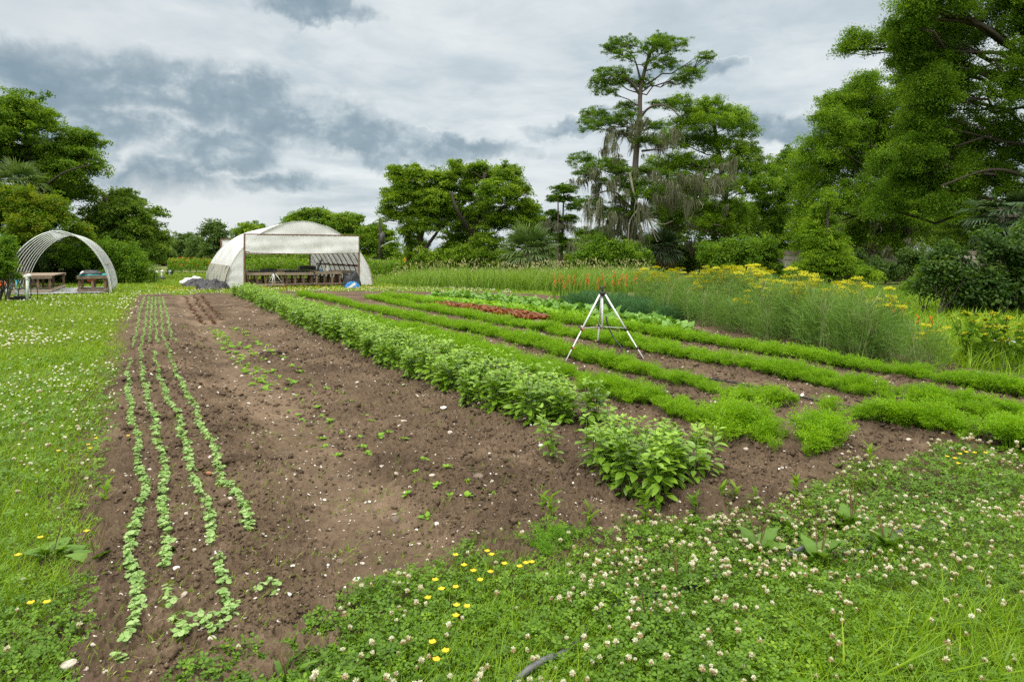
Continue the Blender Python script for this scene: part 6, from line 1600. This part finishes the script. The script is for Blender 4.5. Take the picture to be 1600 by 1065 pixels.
def build_tall_grass():
    rng = np.random.default_rng(88)
    # strip beyond the far end of the plot, and the scrub running right behind the flowers
    n = 15000; px = rng.uniform(585, 1020, n); Yd = rng.uniform(30, 42, n)
    front = np.interp(px, [585, 640, 800, 900, 1020], [40, 34, 31, 28.5, 26]); k = Yd > front; px, Yd = px[k], Yd[k]
    x = (px - 800) / F * Yd; n = len(x)
    h = rng.uniform(.7, 1.25, n) * np.interp(px, [585, 650, 700], [.4, .9, 1]) * (0.75 + .5 * fbm(x * .6, Yd * .6, 3, 4))
    mb = blades_mb(rng, x, Yd, np.full(n, -.04), h, np.full(n, .03), rng.random(n), .4, 4)
    o = mb.build('tall_grass', M_TALL); tag(o, 'strip of unmown tall grass along the far end of the plot', kind='stuff')
    m = rng.random(n) < .07; xs, ys, hs = x[m], Yd[m], h[m] * 1.05; mb = MB(); k = len(xs)
    mb.scatter(t_kite(.3, .05), np.stack([xs + rng.normal(0, .1, k), ys, hs], 1), frames(unit(rng.normal(0, .5, (k, 3)) + [0, -1, .3]), spin=rng.normal(0, .5, k)), rng.uniform(.12, .2, k), rng.random(k))
    tag(mb.build('seed_heads_grass', M_SEEDHEAD), 'tan seed heads over the tall grass', kind='stuff')
    # rough grass at the right, behind and beside the fennel
    n = 26000; a = rng.uniform(.33, .84, n); Yd = rng.uniform(9.2, 30, n); x = np.tan(a) * Yd
    front = np.interp(x / Yd * F + 800, [1000, 1450, 1480, 1700], [24, 11.5, 9.2, 8.2]); k = Yd > front; x, Yd = x[k], Yd[k]; n = len(x)
    h = rng.uniform(.2, .55, n) * (0.6 + .8 * fbm(x * .9, Yd * .9, 3, 14)) * np.interp(x / Yd * F + 800, [1150, 1300, 1450], [1.9, 1.4, .85])
    mb = blades_mb(rng, x, Yd, np.full(n, -.04), h, np.clip(Yd * .0016, .012, .03), rng.random(n), .6, 3)
    tag(mb.build('rough_grass', M_GRASS), 'rough weedy grass around the fennel and under the trees', kind='stuff')

def small_weeds():
    """yellow flowered weeds in the corner beside the fennel"""
    rng = np.random.default_rng(91); protos = []
    for i in range(3):
        st, fl = MB(), MB()
        for s in range(5):
            a = rng.uniform(0, 6.28); e = np.array([math.cos(a) * .12, math.sin(a) * .12, rng.uniform(.35, .55)])
            st.tube([[0, 0, -.02], e * [.4, .4, .6], e], .004, 3)
            for q in range(14):
                u = rng.uniform(.2, .95); d = unit(rng.normal(0, 1, (1, 3)) + [0, 0, .5]); n = unit(np.cross(d, rng.normal(size=(1, 3))))
                st.scatter(T_LEAF, (e * [.7, .7, 1] * u)[None], np.stack([np.cross(d, n), d, n], -1), rng.uniform(.05, .1, 1), rng.random(1))
            for q in range(7): fl.add(np.array([[-.02, 0, 0], [0, -.02, .005], [.02, 0, 0], [0, .02, .005]]) + e + rng.normal(0, .03, 3) * [1, 1, .25], [[0, 1, 2, 3]], rng.random())
        r = empty('yellow_flowered_weed'); st.build('foliage', M_BUSH, r); fl.build('flower_head', M_UMBEL, r); protos.append(r)
    pl = []
    for px, py in [(1525, 508), (1540, 516), (1556, 500), (1575, 516), (1590, 508), (1548, 522), (1592, 522), (1505, 498), (1530, 492), (1612, 515), (1560, 494)]:
        p = P(px, py, 9.8 + rng.uniform(-.6, .6)); pl.append((p[0], p[1], 0, rng.uniform(0, 6.28), max(.6, p[2] / .5)))
    for o in copies(protos, pl): tag(o, 'weed topped with flat yellow flowers in the grass between fennel and bushes', 'weed', 'yellow flowered weeds in the corner')
    mb = MB(); x0, y0 = G(1585, 548)
    xs = np.linspace(-.35, .6, 12); ys = np.linspace(-.25, .35, 8); X, Y = np.meshgrid(xs, ys)
    Z = .05 + .06 * fbm(X * 4, Y * 4, 3, 5); mb.grid(np.stack([X + x0, Y + y0, Z + .1], -1))
    o = mb.build('tarp', M_FABRIC, smooth=True); o.modifiers.new('thick', 'SOLIDIFY').thickness = .01
    tag(o, 'scrap of grey sheeting lying in the weeds by the fennel end', 'tarp')

build_dill(); build_fennel(); build_tall_grass(); small_weeds()

# ------------------------------------------------------------------ lawn and clover
def in_fennel(x, y):
    px = x / y * F + 800; py = HY + F * CAMH / y
    return (px > 1040) & (py < 600) & (py < np.interp(px, [1040, 1460, 1500, 1700], [508, 590, 590, 600]))

def build_lawn():
    rng = np.random.default_rng(101)
    clov = lambda x, y: fbm(x * .55 + 3, y * .55, 3, 61)            # where clover wins over grass
    left = lambda x, y: x / y < -.36
    # grass blades close by
    x, y, r = view_points(rng, 290000, 1.7, 14, -.90, .90)
    k = ~soil_mask(x, y, .10) & ~in_fennel(x, y)
    corner = np.exp(-(((x - 2.35) / 1.1) ** 2 + ((y - 2.75) / .55) ** 2))          # grassier corner near the camera
    g = np.where(left(x, y), np.interp(r, [2.5, 4, 6, 9], [.18, .55, .8, .8]), .13) + .8 * corner + (clov(x, y) < .44) * .22
    k &= rng.random(len(x)) < g; x, y, r, corner = x[k], y[k], r[k], corner[k]; n = len(x)
    bare = ((x - G(1490, 1010)[0]) / .10) ** 2 + ((y - G(1490, 1010)[1]) / .07) ** 2
    k = bare > rng.uniform(.4, 1.2, n); x, y, r, corner = x[k], y[k], r[k], corner[k]; n = len(x)
    h = rng.uniform(.05, .125, n) * (1 + .5 * corner) * (.7 + .6 * fbm(x * 1.3, y * 1.3, 2, 8)) * np.interp(r, [2, 6, 14], [1, .9, .8])
    w = rng.uniform(.0035, .007, n) * np.clip(r / 4.5, .9, 2.2)
    tag(blades_mb(rng, x, y, np.full(n, -.03), h + .02, w, rng.random(n), .7, 3).build('grass', M_GRASS), 'lush green grass blades growing through the clover', kind='stuff')
    # far lawn
    x, y, r = view_points(rng, 150000, 12, 75, -.80, .10)
    k = ~soil_mask(x, y, .15) & (y < 62)
    x, y, r = x[k], y[k], r[k]; n = len(x)
    w = .0016 * r * rng.uniform(.7, 1.3, n); h = rng.uniform(.04, .09, n) * (.6 + .8 * fbm(x * .4, y * .4, 3, 31)) * np.clip(r / 20, 1, 1.6)
    tag(blades_mb(rng, x, y, np.full(n, -.05), h + .02, w, rng.random(n), .9, 2).build('lawn_grass', M_GRASSFAR), 'mown yellow green lawn stretching to the tunnels', kind='stuff')
    # clover leaves
    x, y, r = view_points(rng, 190000, 1.7, 13, -.90, .90)
    edge = soil_mask(x, y, .10); k = ~edge & ~in_fennel(x, y)
    corner = np.exp(-(((x - 2.35) / 1.0) ** 2 + ((y - 2.75) / .5) ** 2))
    c = np.where(left(x, y), np.interp(r, [2.5, 4, 6, 10], [.95, .55, .32, .28]), .95) * np.where(clov(x, y) < .40, .55, 1) - .75 * corner
    bare = ((x - G(1490, 1010)[0]) / .12) ** 2 + ((y - G(1490, 1010)[1]) / .08) ** 2
    k &= (rng.random(len(x)) < c) & (bare > 1); x, y, r = x[k], y[k], r[k]; n = len(x)
    top = .03 + .15 * np.clip(fbm(x * 2.6, y * 2.6, 4, 71, .6) - .12, 0, 1)
    z = top * rng.uniform(.15, 1.0, n) ** .55 - .02
    nrm = unit(rng.normal(0, .46, (n, 3)) * [1, 1, .3] + [0, 0, 1])
    size = rng.uniform(.020, .044, n) * np.clip(r / 4.6, 1, 2.0)
    rnd = np.clip(rng.normal(.45, .2, n) + (fbm(x * 3, y * 3, 2, 81) - .5) * .6, 0, 1)
    mb = MB(); nr = r < 6
    for m, t in ((nr, T_CLOV), (~nr, T_CLOVF)):
        mb.scatter(t, np.stack([x, y, z], 1)[m], frames(nrm[m], rng=rng), size[m], rnd[m])
    tag(mb.build('clover_leaves', M_CLOV), 'carpet of three lobed clover leaves around the plot', kind='stuff')

def clover_flower(rng, faded):
    mb = MB(); k = 34
    i = np.arange(k); u = 1 - 1.55 * (i + .5) / k; a = i * 2.4
    rr = np.sqrt(np.clip(1 - u * u, 0, 1)); d = np.stack([np.cos(a) * rr, np.sin(a) * rr, u], 1)
    low = u < (-.05 if not faded else .55)
    d2 = unit(d + rng.normal(0, .12, (k, 3)) - np.where(low, .5, 0)[:, None] * [0, 0, 1])
    n = unit(np.cross(d2, rand_dirs(rng, k)))
    t = (np.array([[0, -.1, 0], [.26, .62, .08], [0, 1, .0], [-.26, .62, .08]]), np.array([[0, 1, 2, 3]]))
    for m, mat in ((~low, 0), (low, 1)):
        mb.scatter(t, np.zeros((m.sum(), 3)) + d[m] * .002 + [0, 0, .10], np.stack([np.cross(d2[m], n[m]), d2[m], n[m]], -1), .0125 * rng.uniform(.85, 1.15, m.sum()), rng.random(m.sum()), mat)
    mb.tube([[.01, .006, 0], [.004, 0, .05], [0, 0, .098]], .0011, 3, mat=2, closed_ends=False)
    return mb

def build_flowers():
    rng = np.random.default_rng(111)
    mats = [M_WHITEP, M_BROWNP, M_CSTEM]
    x, y, r = view_points(rng, 18500, 2.2, 9.5, -.90, .90)
    px = x / y * F + 800; py = HY + F * CAMH / y
    dens = np.where(px > 520, np.interp(px, [520, 700, 950, 1100, 1600], [.10, .22, .45, .72, .72]), np.interp(py, [640, 760, 900, 1065], [.16, .13, .09, .14]))
    dens = dens * np.clip(fbm(x * 2.0, y * 2.0, 3, 121) * 4.2 - 1.5, .05, 1.25)
    dens = np.where((px > 1330) & (py > 930), dens * .12, dens)
    k = ~soil_mask(x, y, .05) & ~in_fennel(x, y) & (rng.random(len(x)) < dens * .62); x, y, r = x[k], y[k], r[k]
    o = np.argsort(r); x, y, r = x[o], y[o], r[o]
    top = .03 + .15 * np.clip(fbm(x * 2.6, y * 2.6, 4, 71, .6) - .12, 0, 1)
    z = top - .085 + rng.uniform(-.02, .025, len(x))
    protos = []
    for i in range(8):
        ob = bpy.data.objects.new('clover_flower', clover_flower(rng, i >= 5).build_mesh('clover_flower', mats)); COL.objects.link(ob); protos.append(ob)
    for ob in copies(protos, [(x[i], y[i], z[i], rng.uniform(0, 6.28), rng.uniform(.55, 1.05)) for i in range(min(300, len(x)))]):
        ob.rotation_euler.x = rng.normal(0, .18); ob.rotation_euler.y = rng.normal(0, .18)
        tag(ob, 'round white clover blossom on a thin stem in the clover by the soil edge', 'clover flower', 'white clover blossoms by the soil edge')
    mb = MB(); x, y, z, r = x[300:], y[300:], z[300:], r[300:]
    for v in range(6):
        t = clover_flower(rng, v >= 4); tp = (np.concatenate(t.V), np.concatenate(t.Q), np.concatenate(t.M)); s = slice(v, None, 6); n = len(x[s])
        mb.scatter(tp, np.stack([x[s], y[s], z[s]], 1), rotz(rng.uniform(0, 6.28, n)), rng.uniform(.6, 1.0, n) * np.clip(r[s] / 5, 1, 1.5))
    # the pale drift of blossoms over the lawn beside the seedlings: tiny heads only
    X, Y, R = view_points(rng, 60000, 5.5, 34, -.80, .0)
    qx = X / Y * F + 800; qy = HY + F * CAMH / Y
    d = np.clip(fbm(X * .55, Y * .55, 4, 131) * 3.4 - 1.25, 0, 1) * np.interp(qy, [447, 470, 560, 640, 740], [.30, .62, .75, .5, .12]) * np.interp(qx, [-60, 30, 150, 215], [.5, 1, .9, .75])
    d = np.where((qy < 470) & (qx > 180), .55, d)
    k = ~soil_mask(X, Y, .05) & (rng.random(len(X)) < d * np.interp(R, [5.5, 10, 20], [.10, .26, .36])); X, Y, R = X[k], Y[k], R[k]; n = len(X)
    s = .020 * np.clip(R / 8, 1, 2.3) * rng.uniform(.8, 1.25, n)
    ball = ico(np.random.default_rng(2), .15)
    mb.scatter((ball[0], ball[1]), np.stack([X, Y, .035 + .03 * rng.random(n)], 1), rotz(rng.uniform(0, 6, n)), s, rng.random(n), 0)
    tag(mb.build('clover_blossom', mats), 'white clover blossoms sprinkled beyond the plot edge and over the lawn', kind='stuff')
    # buttercups
    def cup():
        m = MB(); k = 5; a = np.arange(k) * 6.28 / k; d = unit(np.stack([np.cos(a), np.sin(a), np.full(k, .45)], 1)); n = unit(np.stack([-np.cos(a) * .45, -np.sin(a) * .45, np.ones(k)], 1))
        m.scatter((np.array([[0, 0, 0], [.42, .7, .1], [0, 1, .12], [-.42, .7, .1]]), np.array([[0, 1, 2, 3]])), np.zeros((k, 3)) + [0, 0, .12], np.stack([np.cross(d, n), d, n], -1), .016, rng.random(k), 0)
        m.tube([[.02, .01, 0], [.006, 0, .06], [0, 0, .12]], .0012, 3, mat=1, closed_ends=False); return m
    pl = []
    for a, b in [(616, 215), (655, 262), (697, 288), (760, 197), (780, 213), (838, 255), (907, 268), (962, 248), (935, 252), (775, 293), (728, 330), (523, 330), (552, 372), (617, 363), (490, 413), (620, 447), (668, 452), (618, 495), (511, 617), (570, 657), (529, 697)]:
        px, py = 500 + a / 2.909, 800 + b / 2.909; q = G(px, py, .12); pl.append((q[0], q[1], 0, rng.uniform(0, 6.28), 1.15))
    nb = len(pl)
    for px, py in [(1500, 715), (1492, 722), (1510, 712), (1480, 719), (1523, 713), (1497, 730), (1540, 713), (135, 838), (63, 848), (28, 876), (48, 952), (73, 951), (141, 706), (91, 710), (150, 690), (200, 686), (138, 700)]:
        q = G(px, py, .12); pl.append((q[0], q[1], 0, rng.uniform(0, 6.28), 1.2))
    pr = []
    for i in range(3):
        ob = bpy.data.objects.new('buttercup', cup().build_mesh('buttercup', [M_YELLOW, M_CSTEM])); COL.objects.link(ob); pr.append(ob)
    for i, ob in enumerate(copies(pr, pl)):
        g = ('by the bare soil corner', 'where clover meets the carrot rows', 'in the lawn beside the seedling rows')[0 if i < nb else 1 if i < nb + 7 else 2]
        tag(ob, 'small yellow buttercup open in the clover ' + g, 'buttercup', 'buttercups ' + g)
    # yellow specks in the lawn before the greenhouse
    mb = MB(); n = 420; qx = rng.uniform(240, 620, n); qy = rng.normal(451.5, 2.4, n); k = (qy > 446)
    q = np.array([G(a, b) for a, b in zip(qx[k], qy[k])]); n = len(q)
    mb.scatter((ball[0], ball[1]), np.column_stack([q, np.full(n, .07)]), rotz(rng.uniform(0, 6, n)), rng.uniform(.022, .04, n), rng.random(n), 0)
    tag(mb.build('yellow_lawn_flowers', M_YELLOW), 'drift of tiny yellow flowers in the lawn before the greenhouse', kind='stuff')

def build_weeds():
    """broad plantain rosettes, small wild sprigs, and the wild carrot clump on the clover's edge"""
    rng = np.random.default_rng(121)
    big = t_leaf(.58, .18, .35, 8); big[0][:, 2] += .035 * np.sin(big[0][:, 1] * 19) * np.abs(big[0][:, 0]) * 4; big[0][:, 0] *= 1 + .08 * np.sin(big[0][:, 1] * 23)
    items = [  # px, py, scale, label
        (1185, 852, 1.0, 'broad plantain with a curled leaf beside the black pipe end'),
        (1240, 822, .9, 'plantain with one upright pointed leaf beside the soil edge'),
        (1278, 868, 1.0, 'plantain whose flat wide leaf lies over the black pipe'),
        (1330, 812, 1.1, 'largest plantain with tall brown seed stalks at the head of the clover'),
        (1385, 846, 1.0, 'plantain beside the grey stretch of bare pipe'),
        (1060, 905, .8, 'pale plantain half hidden in flowering clover before the basil clump'),
        (82, 858, 1.0, 'plantain with slim brown spikes on the lawn edge beside the seedling rows'),
        (150, 872, .9, 'plantain leaning over bare soil beside the outermost seedling row'),
        (450, 1050, .6, 'plantain in the clover below the third seedling row'),
        (205, 785, .7, 'small plantain leaf clump reaching into the first seedling row'),
        (1010, 960, .7, 'folded plantain leaf in the middle of the flowering clover')]
    for px, py, s, lab in items:
        x, y = G(px, py, .05); r = empty('plantain_weed', (x, y, 0))
        mb = MB(); n = 8; yaw = np.arange(n) * 2.4 + rng.normal(0, .3, n); el = rng.uniform(.35, 1.05, n)
        d = np.stack([np.cos(yaw) * np.cos(el), np.sin(yaw) * np.cos(el), np.sin(el)], 1); up = np.array([[0, 0, 1.0]]) + rng.normal(0, .2, (n, 3)); zd = unit(up - d * np.sum(up * d, 1, keepdims=True))
        mb.scatter(big, d * .04 + [x, y, .0], np.stack([np.cross(d, zd), d, zd], -1), rng.uniform(.08, .16, n) * s, rng.random(n)); mb.build('foliage', M_PLANT, r, True)
        for i in range(rng.integers(2, 5)):
            a = rng.uniform(0, 6.28); e = np.array([x + math.cos(a) * .05, y + math.sin(a) * .05, rng.uniform(.17, .26) * s]); b = np.array([x, y, 0.]); m = MB()
            c = smooth_path([b, (b + e) / 2 + [0, 0, .01], e], .02); m.tube(c, np.interp(np.linspace(0, 1, len(c)), [0, .45, .5, .9, 1], [.0014, .0014, .0030, .0028, .0012]), 5)
            m.build('seed_stalk', M_DEADPALM, r, True)
        tag(r, lab, 'plantain')
    # wild carrot clump at the corner of the soil
    pl = []
    for px, py, s in [(855, 850, .8), (880, 862, .7), (905, 850, .65), (838, 862, .65), (860, 875, .6), (1000, 845, .55), (980, 835, .6)]:
        x, y = G(px, py); pl.append((x, y, 0, rng.uniform(0, 6.28), s))
    plants('wild_carrot', M_WILDC, [carrot_template(rng, 8, 16, h=.2) for _ in range(3)], pl, 'feathery wild carrot growing in the clover where it meets the bare soil', 'wild carrot', 'wild carrots on the clover edge', False)
    # upright leafy sprigs
    def sprig():
        m = MB(); h = rng.uniform(.14, .22); m.tube([[0, 0, -.02], [.005, 0, h * .5], [.0, .01, h]], [.003, .0025, .0015], 4, rnd=.3)
        lt = t_leaf(.28, .1, .3)
        for zt in np.linspace(.15, 1, 8):
            k = 3; yaw = rng.uniform(0, 6.28, k); el = .25 + .7 * zt + rng.normal(0, .15, k)
            d = np.stack([np.cos(yaw) * np.cos(el), np.sin(yaw) * np.cos(el), np.sin(el)], 1); zd = unit([[0, 0, 1.0]] - d * d[:, 2:3])
            m.scatter(lt, np.tile([[0, 0, h * zt]], (k, 1)), np.stack([np.cross(d, zd), d, zd], -1), rng.uniform(.05, .085, k), rng.uniform(.4, 1, k))
        return m
    pl = []
    for px, py in [(848, 812), (1128, 800), (1088, 815), (1150, 800), (860, 830), (1008, 820), (1180, 805), (1500, 705), (1360, 740), (1245, 790), (920, 840), (60, 780), (165, 800), (1560, 700)]:
        x, y = G(px, py); pl.append((x, y, .0, rng.uniform(0, 6.28), rng.uniform(.7, 1.2)))
    plants('weed_sprig', M_BUSH, [sprig() for _ in range(4)], pl, 'upright weed sprig with narrow leaves on the rim between clover and soil', 'weed', 'weed sprigs on the rim of the soil')
    # thin sprouts scattered on the bare soil
    x, y, r = view_points(rng, 2600, 2.7, 18); k = inside(SOIL_POLY, x, y) & (fbm(x * 1.1, y * 1.1, 3, 141) > .53); x, y, r = x[k], y[k], r[k]
    X = np.repeat(x, 7) + rng.normal(0, .03, len(x) * 7); Y = np.repeat(y, 7) + rng.normal(0, .03, len(x) * 7); n = len(X)
    h = rng.uniform(.015, .06, n); mb = blades_mb(rng, X, Y, soil_height(X, Y) - .005, h, rng.uniform(.003, .006, n) * np.clip(np.repeat(r, 7) / 6, 1, 2), rng.random(n), 1.6, 2)
    tag(mb.build('sprouting_weeds', M_GRASS), 'sparse thin weeds sprouting on the bare soil', kind='stuff')
    # long coarse grass leaves in the corner
    pl = []
    def coarse():
        m = MB(); k = 7
        m2 = blades_mb(rng, rng.normal(0, .03, k), rng.normal(0, .03, k), np.zeros(k) - .02, rng.uniform(.2, .4, k), rng.uniform(.010, .016, k), rng.random(k), 1.6, 5); return m2
    for px, py in [(1420, 1040), (1450, 1010), (1400, 1000), (1380, 1050), (1500, 1055), (1540, 1040), (1570, 1060), (1350, 1060), (1210, 1055), (1590, 1000), (1300, 1050)]:
        x, y = G(px, py); pl.append((x, y, 0, rng.uniform(0, 6.28), rng.uniform(.6, 1.0)))
    plants('coarse_grass_tuft', M_GRASS, [coarse() for _ in range(4)], pl, 'coarse tuft of wide bending grass leaves around the small bare patch', 'grass tuft', 'coarse grass tufts round the bare patch', False)

build_lawn(); build_flowers(); build_weeds()
